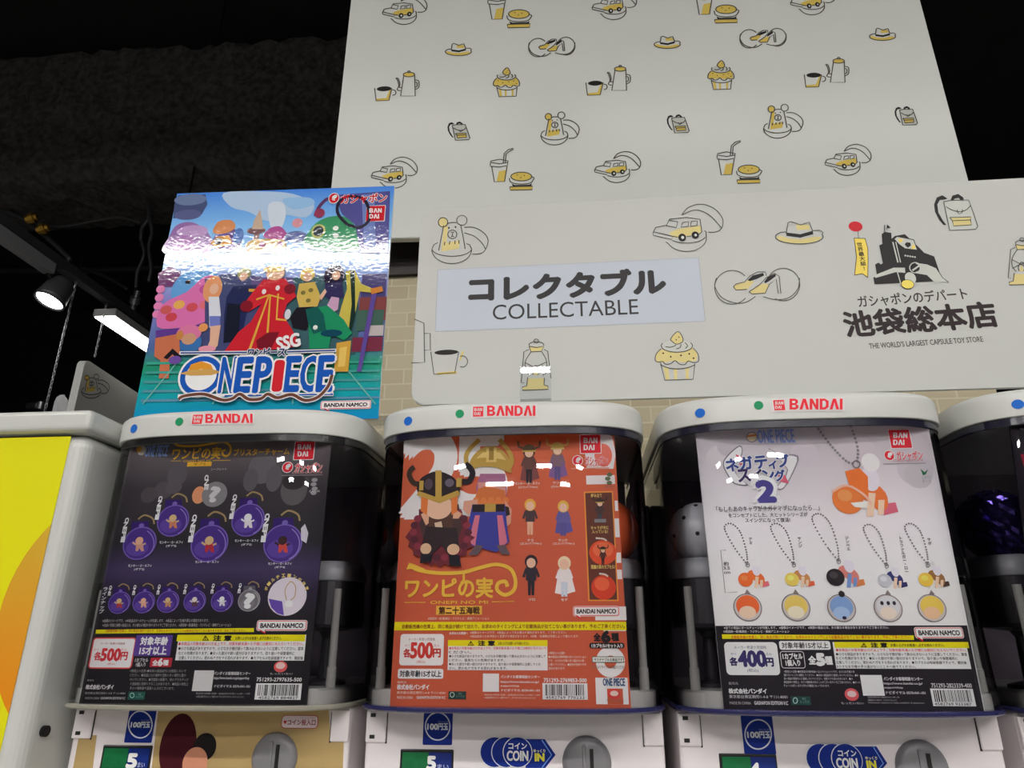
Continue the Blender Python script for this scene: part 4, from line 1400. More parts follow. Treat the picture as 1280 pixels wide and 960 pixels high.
def small_print(A, lines, x0, y0, x1, y1, col, bold=.0, slope=0.0):
    n = len(lines)
    h = (y1 - y0) / n
    mx = max(len(l) for l in lines)
    for i, l in enumerate(lines):
        if l:
            A.text(l, x0, y0 + i * h, x0 + (x1 - x0) * max(.25, len(l) / mx), y0 + i * h + h * .72, col, bold, 1)


CAUT = ['●本商品の対象年齢は15才以上です。対象年齢未満のお子様には絶対に与えないでください。', '●小さな部品がありますので、小さなお子様が誤って飲み込まないように注意してください。窒息', 'などの危険があります。●尖った部分や鋭い部分がありますので、取り扱いや保管場所に',
        '注意してください。思わぬケガをする恐れがあります。●カプセルは包装容器ですので、開封後', 'は小さなお子様の手の届かないところへ捨ててください。']
YSTR = '自動販売機の性質上、同じ商品が続けて出たり、お求めのタイミングにより記載商品が出てこない事があります。予めご了承ください。'
YELB = (232, 204, 24)


def caution(A, x0, y0, x1, y1, head, lines, redfirst=True):
    A.rect(x0, y0, x1, y1, (230, 226, 226))
    A.rect(x0, y0, x1, y0 + head, YELB)
    w, h = x1 - x0, head
    m = x0 + w * .2
    A.poly([(m, y0 + h * .88), (m + h * 1.05, y0 + h * .88), (m + h * .52, y0 + h * .1)], (40, 36, 20))
    A.poly([(m + h * .22, y0 + h * .76), (m + h * .83, y0 + h * .76), (m + h * .52, y0 + h * .3)], YELB)
    A.text('!', m + h * .46, y0 + h * .38, m + h * .58, y0 + h * .72, (40, 36, 20), .05)
    A.text('注 意', m + h * 1.7, y0 + h * .12, m + h * 4.4, y0 + h * .9, (30, 28, 30), .06)
    A.text('お買い上げのお客様へ 必ずお読みください。', m + h * 5, y0 + h * .28, x1 - w * .18, y0 + h * .78, (60, 54, 30), .02)
    n = len(lines)
    lh = (y1 - y0 - head) / n
    mx = max(len(l) for l in lines)
    for i, l in enumerate(lines):
        c = (196, 70, 76) if (i == 0 and redfirst) else (52, 50, 52)
        A.text(l, x0 + w * .012, y0 + head + lh * (i + .14), x0 + w * .012 + w * .976 * min(1, len(l) / mx + .02), y0 + head + lh * (i + .88), c, .015, 1)


A.boxes = []
small_print(A, ['※画像はイメージです。 ※本商品はボールチェーンが付属します。 ※商品によって仕様が異なる場合があります。', '※台紙の写真と実際の商品とは、多少異なる場合がありますのでご了承ください。 ©尾田栄一郎/集英社・フジテレビ・東映アニメーション'], 115, 657, 500, 684, (176, 172, 174))
A.poly([(97, 689), (570, 684), (570, 696), (95, 701)], YELB)
A.text(YSTR, 125, 688, 545, 697, (176, 84, 40), .01, 1)
namco(A, 580, 662, 728, 691)
A.frame(80, 712, 211, 806, 4, (196, 70, 70), (232, 224, 224), 10)
A.text('メーカー希望小売価格', 110, 727, 184, 734, (150, 90, 90), .01)
A.text('かく', 90, 745, 105, 752, (190, 60, 66))
A.text('各', 92, 756, 112, 780, (190, 52, 60), .04)
A.text('500', 113, 746, 170, 782, (190, 52, 60), .05)
A.text('円', 172, 756, 191, 780, (190, 52, 60), .04)
A.text('えん', 172, 745, 190, 752, (190, 60, 66))
A.text('(税込)', 130, 788, 154, 796, (190, 60, 66))
A.rect(213, 705, 323, 768, (84, 62, 136), 3)
A.text('対象年齢', 231, 711, 312, 735, W_, .045)
A.text('15才以上', 228, 740, 308, 764, W_, .045)
A.text('1カプセル\n1個入り', 213, 774, 252, 800, (200, 196, 198), .02)
A.rect(259, 773, 324, 801, (168, 44, 58), 3)
A.text('全', 266, 780, 282, 796, W_, .04)
A.text('6', 284, 776, 296, 797, W_, .07)
A.text('種', 298, 780, 314, 796, W_, .04)
caution(A, 338, 704, 722, 781, 20, CAUT[:4])
A.build('price_and_caution', t1)
A.boxes = []
PARA = ['<使用上の注意>●本来の用途以外には使用しないで', 'ください。●高温になる場所や湿気の多い場所に置か', 'ないでください。●可塑剤の影響で、他のプラスチック', 'や塗装面に色移りすることがあります。●商品の特性上', '多少の個体差や塗装のムラがございます。']
small_print(A, PARA, 198, 808, 373, 873, (150, 148, 150))
A.rect(388, 811, 447, 873, (196, 194, 194))
A.text('バンダイお客様相談センター', 450, 815, 560, 825, (200, 198, 200), .02)
A.text('https://www.bandai.co.jp/support/top', 450, 830, 556, 840, (190, 188, 190), .02)
A.text('ナビダイヤル 0570-041-101', 450, 854, 558, 863, (190, 188, 190), .02)
small_print(A, ['電話受付時間 月曜〜金曜(祝日を除く)10時〜17時', '※電話番号はよく確かめておまちがいのないように'], 396, 878, 558, 896, (150, 148, 150))
A.ell(650, 800, 20, 17, (202, 84, 84))
A.ell(650, 797, 14, 10, (222, 180, 176))
A.text('もったいない', 618, 818, 686, 824, (190, 186, 188))
A.text('751293-2797635-500', 578, 833, 713, 844, (214, 210, 212), .02)
barcode(A, 574, 850, 712, 899, '4582769 884827', 5)
A.text('販売元', 70, 838, 90, 844, (170, 168, 170))
A.text('株式会社バンダイ', 66, 854, 149, 868, (206, 204, 206), .04)
A.text('東京都台東区駒形1-4-8 〒111-8081', 63, 876, 184, 883, (160, 158, 160))
A.text('MADE IN CHINA', 64, 891, 106, 898, (160, 158, 160))
A.text('GASHAPON EDITION V.C', 110, 891, 184, 898, (180, 178, 180), .02)
A.rect(193, 875, 243, 899, (40, 84, 76))
A.ring(205, 886, 6, 7, 2, (150, 190, 180))
A.text('FSC\nミックス', 217, 880, 238, 894, (130, 170, 160))
A.build('maker_details', t1)

# --- second machine: orange poster with horned helmets
ORG = (184, 86, 60)
g2 = grad('print_orange', [(0, (184, 86, 60)), (.35, (182, 86, 62)), (1, (196, 94, 60))], -.33, -.02)
t2, A = card([(506.5, 538), (767, 532), (487, 886.5), (789, 886.5)], PY, 'orange poster of horned helmet figures with big white 25 in the middle machine', g2)
A.map(450, 490, .42706)
PW = (230, 220, 218)
A.text('2', 136, 118, 284, 352, PW, .05, 6)
A.text('5', 288, 112, 416, 346, PW, .05, 6)
A.poly([(650, 112), (700, 112), (738, 130), (748, 180), (742, 225), (690, 225), (664, 222)], PW)
A.ell(712, 185, 26, 34, (222, 112, 96))
A.rect(662, 244, 746, 270, PW)
for y0, y1, xe_ in ((318, 348, 755), (370, 425, 759), (470, 500, 764), (520, 548, 767)):
    A.rect(746, y0, xe_, y1, PW)
A.rect(688, 628, 779, 668, PW)
A.poly([(712, 690), (778, 690), (778, 700), (712, 700)], PW)
A.ring(733, 790, 30, 32, 26, PW)
A.rect(690, 836, 785, 914, PW)
A.rect(724, 868, 770, 914, ORG)
A.build('numeral_lettering', t2)
A.boxes = []
A.base = .0012
# large figure behind: gold helmet with upswept horns, plain block body
GLD = (176, 146, 70)
GLD2 = (206, 182, 110)
A.stroke([(330, 232), (312, 205), (316, 175), (350, 140)], 13, GLD, smooth=6)
A.stroke([(432, 232), (445, 205), (436, 175), (408, 140)], 13, GLD, smooth=6)
A.poly([(352, 240), (425, 240), (430, 290), (425, 320), (345, 320), (340, 280)], (150, 96, 130))
A.poly([(345, 265), (425, 265), (428, 300), (395, 325), (350, 322)], (196, 140, 130))
A.poly([(345, 285), (370, 275), (400, 282), (425, 290), (428, 330), (395, 350), (350, 345), (335, 318)], (196, 110, 60))
for i in range(9):
    A.ell(340 + i * 11, 318 + 12 * (i % 2), 9, 10, (206, 122, 66))
A.poly([(305, 320), (345, 315), (345, 350), (318, 360), (302, 345)], (200, 150, 128))
A.poly([(425, 318), (445, 345), (442, 385), (425, 400), (410, 380), (426, 350)], (200, 150, 128))
A.poly([(405, 330), (436, 338), (440, 360), (414, 372)], (46, 36, 40))
A.poly([(330, 330), (425, 330), (432, 400), (438, 440), (400, 470), (325, 450), (312, 415)], (58, 62, 146))
A.poly([(338, 362), (352, 362), (338, 452), (318, 440)], (196, 112, 132))
A.poly([(402, 362), (418, 362), (432, 440), (410, 462)], (196, 112, 132))
A.rect(330, 330, 424, 352, (40, 32, 36))
A.rect(366, 328, 398, 352, GLD)
A.poly([(340, 448), (362, 452), (345, 478), (318, 478)], (92, 80, 88))
A.poly([(400, 450), (425, 448), (440, 476), (415, 476)], (92, 80, 88))
A.poly([(320, 212), (330, 190), (352, 168), (385, 160), (415, 170), (436, 195), (443, 222), (440, 238), (400, 222), (350, 220), (318, 232)], GLD, smooth=3)
A.poly([(340, 195), (360, 178), (410, 178), (428, 200), (380, 192)], GLD2)
A.rect(370, 166, 400, 206, GLD2)
A.rect(378, 160, 392, 200, (150, 122, 56))
A.build('large_figure_picture', t2)
# smaller figure in front: black helmet with gold bands, dark red fur, plain block body
A.stroke([(190, 268), (160, 268), (145, 245), (150, 228), (160, 220)], 15, (58, 44, 36), smooth=6)
A.stroke([(290, 262), (318, 262), (330, 240), (322, 222), (308, 212)], 17, (34, 28, 36), smooth=6)
fur = []
for i in range(44):
    a_ = 2 * PI * i / 44
    rr_ = 1 + (.07 if i % 2 else -.04)
    fur.append((236 + 96 * rr_ * math.cos(a_) * (1 if math.sin(a_) > 0 else .8), 412 + 96 * rr_ * math.sin(a_)))
A.poly(fur, (104, 44, 54))
A.poly([(185, 330), (290, 330), (300, 400), (285, 440), (190, 440), (175, 390)], (70, 52, 52))
for i in range(22):
    a_ = 2 * PI * i / 22
    A.ell(238 + 80 * math.cos(a_), 412 + 74 * math.sin(a_), 11, 10, (128, 52, 66) if i % 2 else (84, 40, 52))
A.poly([(180, 360), (205, 345), (215, 375), (195, 392)], PEACH)
A.poly([(248, 340), (275, 342), (300, 358), (290, 372), (262, 372), (246, 360)], PEACH)
A.poly([(205, 340), (275, 345), (270, 440), (200, 440)], (80, 56, 48))
A.poly([(220, 385), (240, 380), (246, 408), (225, 412)], (200, 176, 150))
A.poly([(196, 395), (285, 400), (295, 470), (262, 478), (240, 450), (215, 475), (180, 465)], (50, 40, 44))
A.ell(195, 460, 16, 16, (206, 172, 140))
A.ell(275, 462, 18, 16, (206, 172, 140))
A.poly([(180, 475), (215, 475), (210, 500), (178, 502)], (36, 34, 42))
A.poly([(262, 478), (292, 478), (298, 512), (264, 510)], (36, 34, 42))
A.ell(232, 338, 40, 36, (222, 176, 150))
A.poly([(182, 302), (202, 310), (198, 362), (180, 350)], (206, 116, 60))
A.poly([(268, 310), (288, 302), (286, 352), (270, 362)], (206, 116, 60))
A.poly([(172, 298), (176, 262), (195, 245), (228, 234), (262, 244), (284, 262), (292, 296), (232, 318)], (40, 32, 36), smooth=3)
A.poly([(168, 304), (175, 292), (232, 312), (288, 290), (296, 302), (235, 328)], GLD)
A.poly([(223, 232), (241, 232), (241, 316), (223, 316)], GLD)
A.ell(203, 272, 12, 16, (74, 62, 74))
A.ell(264, 268, 13, 12, (96, 88, 104))
A.rect(176, 262, 188, 290, GLD)
A.rect(284, 254, 300, 280, GLD)
A.build('large_figure_picture', t2)
A.boxes = []
A.base = .0004


def mini(A, x, y, h, hair, body, leg, horns=None, cape=None, wide=.2):
    """plain small figure, no face"""
    if cape:
        A.poly([(x - h * .22, y + h * .42), (x - h * .13, y - h * .12), (x + h * .13, y - h * .12), (x + h * .26, y + h * .38), (x, y + h * .46)], cape)
    A.poly([(x - h * .08, y + h * .1), (x + h * .08, y + h * .1), (x + h * .07, y + h * .5), (x + h * .01, y + h * .5), (x, y + h * .2), (x - h * .01, y + h * .5), (x - h * .07, y + h * .5)], leg)
    A.poly([(x - h * .12, y - h * .16), (x + h * .12, y - h * .16), (x + h * wide * .6, y + h * .16), (x - h * wide * .6, y + h * .16)], body)
    A.stroke([(x - h * .11, y - h * .12), (x - h * .18, y + h * .08)], h * .06, body)
    A.stroke([(x + h * .11, y - h * .12), (x + h * .18, y + h * .08)], h * .06, body)
    A.ell(x, y - h * .28, h * .15, h * .16, hair)
    A.ell(x, y - h * .25, h * .105, h * .115, (222, 180, 156))
    if horns:
        A.poly([(x - h * .17, y - h * .28), (x - h * .12, y - h * .42), (x, y - h * .46), (x + h * .12, y - h * .42), (x + h * .17, y - h * .28)], horns[0])
        A.rect(x - h * .17, y - h * .31, x + h * .17, y - h * .27, horns[1])
        A.stroke([(x - h * .14, y - h * .36), (x - h * .26, y - h * .40), (x - h * .27, y - h * .54)], h * .05, horns[0])
        A.stroke([(x + h * .14, y - h * .36), (x + h * .26, y - h * .40), (x + h * .27, y - h * .54)], h * .05, horns[0])


mini(A, 495, 208, 118, (70, 50, 46), (96, 66, 60), (48, 40, 46), ((92, 74, 50), GLD), (120, 70, 70))
A.build('small_figure_picture', t2)
mini(A, 578, 200, 116, (160, 110, 70), (120, 96, 110), (90, 80, 130), (GLD, GLD2), (120, 90, 140))
A.build('small_figure_picture', t2)
mini(A, 498, 362, 112, (216, 166, 70), (70, 56, 60), (214, 170, 140))
A.build('small_figure_picture', t2)
mini(A, 595, 366, 110, (206, 170, 70), (92, 90, 150), (84, 80, 140), None, (88, 84, 150), .3)
A.build('small_figure_picture', t2)
mini(A, 501, 532, 126, (44, 38, 44), (50, 46, 56), (40, 38, 46))
A.build('small_figure_picture', t2)
mini(A, 598, 536, 126, (214, 200, 168), (226, 222, 222), (186, 200, 214), None, (226, 222, 220))
A.build('small_figure_picture', t2)
for s_, x, y, w__ in (('モンキー・D・ルフィ', 490, 268, 72), ('(エルバフVer.)', 492, 279, 56), ('ウソップ', 585, 266, 40), ('(エルバフVer.)', 588, 277, 56), ('ナミ', 499, 434, 18), ('(エルバフVer.)', 500, 444, 62), ('サンジ', 594, 434, 26), ('(エルバフVer.)', 596, 444, 62), ('ゾロ', 503, 607, 18), ('セド', 598, 608, 18)):
    A.text(s_, x - w__ / 2, y - 4, x + w__ / 2, y + 4, (236, 214, 204), .02)
A.build('name_lettering', t2)
A.boxes = []
A.base = .0004
A.poly([(655, 292), (740, 290), (757, 612), (668, 612)], (226, 140, 60))
A.poly([(659, 296), (737, 294), (753, 608), (672, 608)], (96, 56, 46))
A.text('組み立て', 676, 298, 708, 308, (226, 190, 110), .02)
mini(A, 702, 345, 74, (60, 50, 52), (70, 56, 56), (60, 66, 76), ((60, 50, 46), GLD))
A.rect(686, 372, 720, 382, (120, 124, 128))
A.text('キャラが中に\n入っている!', 676, 392, 728, 414, (226, 190, 110), .02)
A.ell(711, 470, 40, 36, (206, 80, 50))
A.ell(711, 462, 30, 22, (220, 106, 70))
mini(A, 711, 478, 56, (60, 44, 40), (80, 50, 44), (50, 36, 36), ((56, 42, 36), GLD))
A.stroke([(690, 428), (712, 430), (722, 436)], 5, (200, 190, 180), smooth=4)
A.text('悪魔の実のカプセル!', 676, 506, 746, 518, (226, 190, 110), .02)
A.ell(713, 572, 36, 36, (196, 66, 44))
A.ell(708, 562, 22, 20, (214, 98, 66))
A.stroke([(700, 532), (716, 534), (726, 540)], 5, (200, 190, 180), smooth=4)
A.build('pictured_capsule_strip', t2)
A.boxes = []
A.base = .0006
AMB = (228, 176, 66)
A.stroke([(148, 510), (175, 522), (230, 530), (300, 528), (350, 515), (400, 505), (440, 518), (455, 550), (450, 580), (425, 594), (402, 580), (405, 560), (425, 555), (432, 570)], 11, AMB, smooth=7)
A.poly([(144, 500), (160, 505), (190, 518), (185, 528), (150, 518), (136, 520)], AMB)
A.text('ワンピの実', 133, 545, 388, 602, AMB, .035, 4)
A.stroke([(304, 528), (304, 550), (296, 560)], 7, AMB)
A.stroke([(130, 616), (192, 616)], 2, AMB)
A.text('ONEPI NO MI', 206, 611, 374, 620, AMB, .02)
A.stroke([(386, 614), (452, 613)], 2, AMB)
A.rect(223, 626, 357, 652, (222, 170, 70))
A.text('第二十五海戦', 231, 629, 350, 650, (70, 42, 24), .04, 3)
A.text('©尾田栄一郎/集英社・フジテレビ・東映アニメーション', 198, 659, 378, 667, (236, 200, 186))
A.build('title_lettering', t2)
A.boxes = []
bandai_box(A, 645, 126, 704, 179)
gashapon(A, 622, 186, 725, 216)
A.text('GASHAPON', 648, 212, 725, 219, (196, 90, 80))
A.rect(618, 222, 730, 225, (200, 150, 130))
for i in range(3):
    A.ell(730 - 5 * (i % 2), 242 + i * 12, 8, 6, (96, 108, 80))
A.text('GASHA', 716, 274, 742, 280, (120, 100, 90))
namco(A, 625, 628, 758, 655)
A.build('maker_logos', t2)
A.boxes = []
A.poly([(102, 673), (779, 673), (780, 697), (100, 698)], YELB)
A.text(YSTR, 120, 680, 770, 692, (122, 60, 30), .025, 2)
A.text('お求めのお客様へ', 262, 702, 316, 710, (240, 220, 210), .02)
small_print(A, ['※画像はイメージです。※商品によって多少異なる場合があります。ご了承ください。', '※商品改良のため予告なく変更する場合があります。※対象・仕様等は地域によって異なります。'], 322, 700, 640, 722, (238, 206, 194))
A.rect(117, 708, 245, 800, (230, 222, 222), 9)
A.text('メーカー希望小売価格', 142, 719, 220, 728, (120, 80, 80))
A.text('かく', 132, 738, 146, 745, (176, 70, 66))
A.text('各', 128, 752, 148, 776, (176, 58, 52), .045)
A.text('500', 149, 734, 213, 778, (186, 58, 52), .05, 3)
A.text('円', 215, 752, 236, 776, (176, 58, 52), .045)
A.text('えん', 217, 738, 234, 745, (176, 70, 66))
A.text('(税込)', 166, 785, 192, 795, (176, 70, 66))
A.rect(111, 810, 244, 839, (232, 226, 224), 6)
A.text('対象年齢15才以上', 117, 815, 238, 834, (40, 52, 60), .035, 3)
C2 = ['●本商品の対象年齢は15才以上です。対象年齢未満のお子様には絶対に与えないで', '   ください。', '●小さな部品がありますので、小さなお子様が誤って飲み込まないように注意して', '   ください。窒息などの危険があります。', '●尖った部分や鋭い部分がありますので、取り扱いや保管場所に注意してくだ', '   さい。思わぬケガをする恐れがあります。']
caution(A, 257, 726, 548, 814, 18, C2, True)
A.text('全', 684, 706, 704, 728, (40, 36, 38), .05)
A.text('6', 708, 701, 731, 731, (40, 36, 38), .08)
A.text('種', 736, 706, 757, 728, (40, 36, 38), .05)
A.rect(671, 734, 774, 750, (36, 32, 34), 7)
A.text('1カプセル1セット入り', 678, 737, 768, 748, W_, .04)
small_print(A, ['<使用上の注意>', '●本商品は対象年齢の方のコレクション', 'です。小さなお子様の手の届かない所', 'に置いてください。●変色や色移りする', '恐れがあります。'], 552, 760, 662, 816, (242, 214, 204))
A.frame(679, 774, 772, 792, 2, (70, 96, 84), (226, 214, 208), 3)
A.text('サステナブルな商品です', 685, 779, 768, 788, (60, 92, 80), .03)
A.text('カプセルリサイクルにご協力ください', 677, 800, 776, 810, (110, 100, 92), .02)
A.build('price_and_caution', t2)
A.boxes = []
A.rect(360, 824, 407, 877, (232, 226, 224))
A.text('バンダイお客様相談センター', 412, 829, 526, 838, (244, 224, 216), .02)
A.text('https://www.bandai.co.jp/', 412, 845, 524, 853, (244, 224, 216), .02)
A.text('support/top', 412, 857, 466, 864, (244, 224, 216), .02)
A.text('ナビダイヤル 0570-041-101', 412, 869, 526, 877, (244, 224, 216), .02)
small_print(A, ['電話受付時間 月曜〜金曜(祝日を除く)10時〜17時', '※電話番号はよく確かめて、おまちがいのないように'], 364, 884, 526, 900, (236, 196, 184))
A.text('751293-2769853-500', 538, 838, 663, 849, (244, 224, 216), .03)
barcode(A, 534, 852, 666, 900, '4582769 770233', 8)
A.text('ONE PIECE', 711, 838, 775, 860, (60, 84, 120), .05)
A.ell(744, 884, 18, 16, (196, 66, 64))
A.ell(744, 882, 12, 8, (226, 190, 180))
A.text('もったいない', 722, 899, 772, 906, (110, 96, 90))
A.text('販売元', 110, 846, 136, 853, (244, 216, 206))
A.text('株式会社バンダイ', 109, 856, 202, 871, (244, 230, 224), .045)
A.text('東京都台東区駒形1-4-8 〒111-8081', 108, 876, 250, 884, (240, 206, 194))
A.text('MADE IN CHINA', 109, 890, 155, 898, (240, 206, 194))
A.text('GASHAPON EDITION V.C', 166, 890, 250, 898, (244, 220, 210), .02)
A.rect(259, 876, 311, 899, (40, 62, 58))
A.ring(270, 886, 6, 7, 2, (170, 196, 184))
A.text('FSC\nミックス', 282, 880, 306, 894, (120, 150, 140))
A.build('maker_details', t2)

# --- third machine: pale grey poster of ball-chain charms
g3 = grad('print_pale', [(0, (222, 219, 220)), (.45, (222, 219, 220)), (.62, (214, 210, 213)), (1, (176, 168, 174))], -.33, -.02)  # near white below, greyer and darker towards the top
t3, A = card([(868, 529), (1159, 526), (905, 888), (1231, 888)], PY, 'pale grey poster of ball chain charms with black foot in the right machine', g3)
A.map(800, 480, .43764)
BK3 = (38, 34, 40)
q = [A.P(*p) for p in ((212, 689), (952, 689), (241, 932), (985, 932))]
xl = (A.P(155, 120)[0] + A.P(240, 930)[0]) / 2
xr_ = (A.P(822, 115)[0] + A.P(985, 925)[0]) / 2
zt3, zb3 = A.P(580, 690)[1], A.P(600, 932)[1]
xl = at(868, 529, PY).x - A.o.x
q3 = [at(868, 529, PY), at(1159, 526, PY), at(905, 888, PY), at(1231, 888, PY)]


def edge(a, b, z):
    t = (z - a.z) / (b.z - a.z)
    return a.x + (b.x - a.x) * t - A.o.x


zb3 = q3[2].z + .0004
A.upoly([(edge(q3[0], q3[2], zt3), zt3), (edge(q3[1], q3[3], zt3) - .0008, zt3), (edge(q3[1], q3[3], zb3) - .0008, zb3), (edge(q3[0], q3[2], zb3), zb3)], BK3)
for x, y, r, c in ((232, 215, 44, (196, 190, 194)), (470, 200, 40, (192, 184, 190)), (786, 245, 52, (186, 180, 186)), (794, 262, 40, (180, 176, 180)), (620, 200, 60, (190, 182, 188)), (250, 180, 30, (180, 172, 178))):
    A.ell(x, y, r, r * .9, c)
A.build('printed_ground', t3)
A.boxes = []
A.base = .0004
SILV = (128, 126, 132)


def beads(A, pts, r, col):
    """ball chain as a row of dots"""
    pts = spline(pts, 14)
    acc, last = 0.0, pts[0]
    for p_ in pts:
        acc += math.hypot(p_[0] - last[0], p_[1] - last[1])
        last = p_
        if acc >= r * 2.3:
            acc = 0
            A.ell(p_[0], p_[1], r, r, col, n=8, layer=3)


A.text('ONE PIECE', 335, 130, 440, 168, (110, 130, 190), .035)
A.ell(319, 152, 15, 14, (206, 190, 160))
A.ring(319, 152, 15, 14, 3, (130, 124, 130))
A.stroke([(305, 150), (333, 146)], 5, (206, 120, 60))
GW = (226, 224, 230)
# white crescents behind the title
A.poly([(236, 230), (248, 205), (285, 175), (292, 200), (270, 240), (285, 270), (310, 290), (270, 286), (250, 262)], (110, 106, 116), smooth=3)
A.poly([(239, 230), (250, 208), (284, 179), (289, 200), (267, 240), (283, 269), (303, 287), (271, 283), (253, 261)], GW, smooth=3)
A.poly([(365, 185), (400, 200), (452, 205), (440, 250), (410, 300), (388, 296), (420, 245)], (130, 124, 134), smooth=3)
A.poly([(369, 189), (401, 204), (447, 209), (436, 249), (410, 295), (393, 293), (423, 245)], GW, smooth=3)
A.poly([(272, 200), (292, 210), (300, 230), (285, 232)], (190, 70, 96))
A.poly([(388, 245), (415, 262), (425, 285), (400, 280)], (196, 90, 110))
for dx, c, b in ((0, (236, 234, 240), .1), (0, (52, 68, 130), .04)):
    for i, (ch, x, y, sz_) in enumerate((('ネ', 262, 232, 34), ('ガ', 302, 226, 36), ('テ', 345, 224, 34), ('ィ', 378, 232, 22), ('ブ', 408, 220, 34), ('ス', 296, 262, 34), ('イ', 332, 262, 32), ('ン', 366, 262, 32), ('グ', 398, 262, 30))):
        A.text(ch, x - sz_ / 2, y - sz_ / 2, x + sz_ / 2, y + sz_ / 2, c if not (b < .05 and i in (5, 6)) else (56, 44, 84), b, 3, rot=.08)
A.text('2', 331, 276, 385, 339, (236, 234, 240), .16, 4)
A.text('2', 335, 280, 381, 335, (70, 64, 130), .07, 4)
A.text('「もしもあのキャラがネガティブになったら…」', 216, 348, 510, 364, (84, 78, 84), .015, 2)
A.text('をコンセプトにした、大ヒットシリーズが', 252, 368, 478, 380, (84, 78, 84), .015, 2)
A.text('スイングになって復活!', 300, 383, 428, 395, (84, 78, 84), .015, 2)
A.build('title_lettering', t3)
A.boxes = []


def charm(A, x, y, s, head, back, foot, tall=True, arm=(214, 186, 160)):
    """generic kneeling charm: round ball, arched back, pale pear-shaped rider without a face"""
    p = lambda u, v: (x + u * s, y + v * s)
    A.poly([p(.62, .42), p(1.02, .36), p(1.10, .62), p(.70, .72)], foot)
    A.poly([p(-.1, -.2), p(.3, -.25), p(.75, .1), p(.8, .5), p(.55, .58), p(.2, .3), p(-.2, .2)], back, smooth=3)
    A.poly([p(.28, .1), p(.48, .12), p(.42, .75), p(.24, .75)], arm)
    A.poly([p(.55, .3), p(.72, .3), p(.7, .7), p(.54, .7)], arm)
    A.ell(x - .28 * s, y + .28 * s, .42 * s, .40 * s, head)
    A.ell(x - .36 * s, y + .18 * s, .2 * s, .16 * s, tuple(min(255, c + 22) for c in head))
    A.ell(x + .34 * s, y - .28 * s, .24 * s, .34 * s, (208, 204, 218))
    A.ell(x + .34 * s, y - .72 * s, .25 * s, .25 * s, (218, 214, 224))


A.base = .0004
charm(A, 622, 300, 105, (222, 118, 60), (216, 112, 58), (196, 96, 116))
A.poly([(585, 250), (625, 240), (650, 265), (652, 330), (600, 300)], (218, 110, 50))
A.stroke([(548, 308), (590, 290), (640, 318), (660, 345)], 7, (232, 170, 150), smooth=4)
A.poly([(600, 340), (650, 335), (648, 356), (612, 352)], (232, 214, 206))
A.ring(617, 230, 10, 10, 4, (110, 108, 112))
beads(A, [(497, 112), (540, 170), (585, 218), (608, 228)], 4.2, SILV)
beads(A, [(597, 112), (612, 150), (622, 190), (620, 222)], 4.2, SILV)
A.build('pictured_large_charm', t3)
A.boxes = []
CH = ((315, 545, 50, (222, 100, 46), (214, 104, 52), (206, 104, 116)), (447, 545, 48, (220, 190, 90), (190, 130, 80), (206, 90, 60)), (575, 535, 62, (44, 38, 42), (198, 120, 110), (196, 120, 70)),
      (712, 548, 48, (180, 182, 188), (52, 56, 106), (46, 48, 90)), (830, 545, 50, (216, 178, 70), (140, 100, 62), (70, 52, 44)))
for i, (x, y, s_, a_, b_, c_) in enumerate(CH):
    charm(A, x, y, s_, a_, b_, c_, arm=(214, 186, 160) if i != 2 else (112, 140, 190))
    k_ = 1.15 if i == 2 else 1.0
    lx, ly = x - 8, y - 28
    beads(A, [(lx, ly), (lx - 38 * k_, ly - 50 * k_), (lx - 66 * k_, ly - 105 * k_), (lx - 48 * k_, ly - 118 * k_), (lx - 22 * k_, ly - 95 * k_), (lx - 4, ly - 40 * k_), (lx, ly)], 2.6, (110, 106, 108))
    A.ring(lx, ly, 5, 6, 2, (110, 108, 112))
    A.build('charm_picture', t3)
for s_, x, y in (('ナ\nミ', 316, 448), ('サ\nン\nジ', 456, 452), ('ジ\nン\nベ\nエ', 592, 455), ('ト\nラ\nフ\nァ\nル\nガ\nー\n・\nロ\nー', 752, 486), ('サ\nボ', 826, 450)):
    n = s_.count('\n') + 1
    A.text(s_, x - 5, y - n * 5, x + 5, y + n * 5, (84, 78, 80), .02)
A.stroke([(245, 475), (230, 475), (243, 596), (278, 594)], 1.6, (120, 114, 116))
A.text('約\n3.5\ncm', 238, 508, 256, 542, (84, 78, 80), .02)
A.build('name_lettering', t3)
BADGE = ((307, 638, (216, 96, 50), (230, 186, 160)), (445, 638, (218, 186, 96), (230, 206, 180)), (575, 640, (120, 150, 196), (150, 176, 210)), (708, 640, (196, 196, 200), (224, 200, 186)), (833, 640, (220, 184, 84), (226, 176, 140)))
for i, (x, y, c1, c2) in enumerate(BADGE):
    A.poly([(x - 9, y - 38), (x + 9, y - 38), (x - 2, y - 52)], (120, 112, 110))
    A.ell(x, y, 41, 40, (118, 110, 110))
    A.ell(x, y, 38, 37, (186, 178, 176))
    A.ell(x, y - 4, 33, 31, c1)
    A.ell(x, y + 14, 24, 18, c2)
    if i == 3:
        for u_ in (-18, 0, 17):
            A.ell(x + u_, y - 14, 5, 6, (50, 46, 54))
    if i == 2:
        A.ell(x, y - 40, 9, 9, (40, 36, 38))
        A.ell(x + 8, y + 28, 6, 5, (40, 36, 60))
    A.build('badge_picture', t3)
A.boxes = []
bandai_box(A, 713, 131, 772, 183)
gashapon(A, 697, 190, 806, 219)
A.text('GASHAPON', 722, 215, 806, 222, (176, 120, 130))
A.rect(694, 226, 816, 229, (150, 144, 150))
A.poly([(800, 242), (812, 252), (822, 244), (816, 258), (808, 262)], (40, 100, 70))
A.text('心がけ\nまーく', 804, 262, 830, 282, (130, 126, 130))
namco(A, 785, 696, 921, 725)
A.build('maker_logos', t3)
A.boxes = []
A.base = .0006
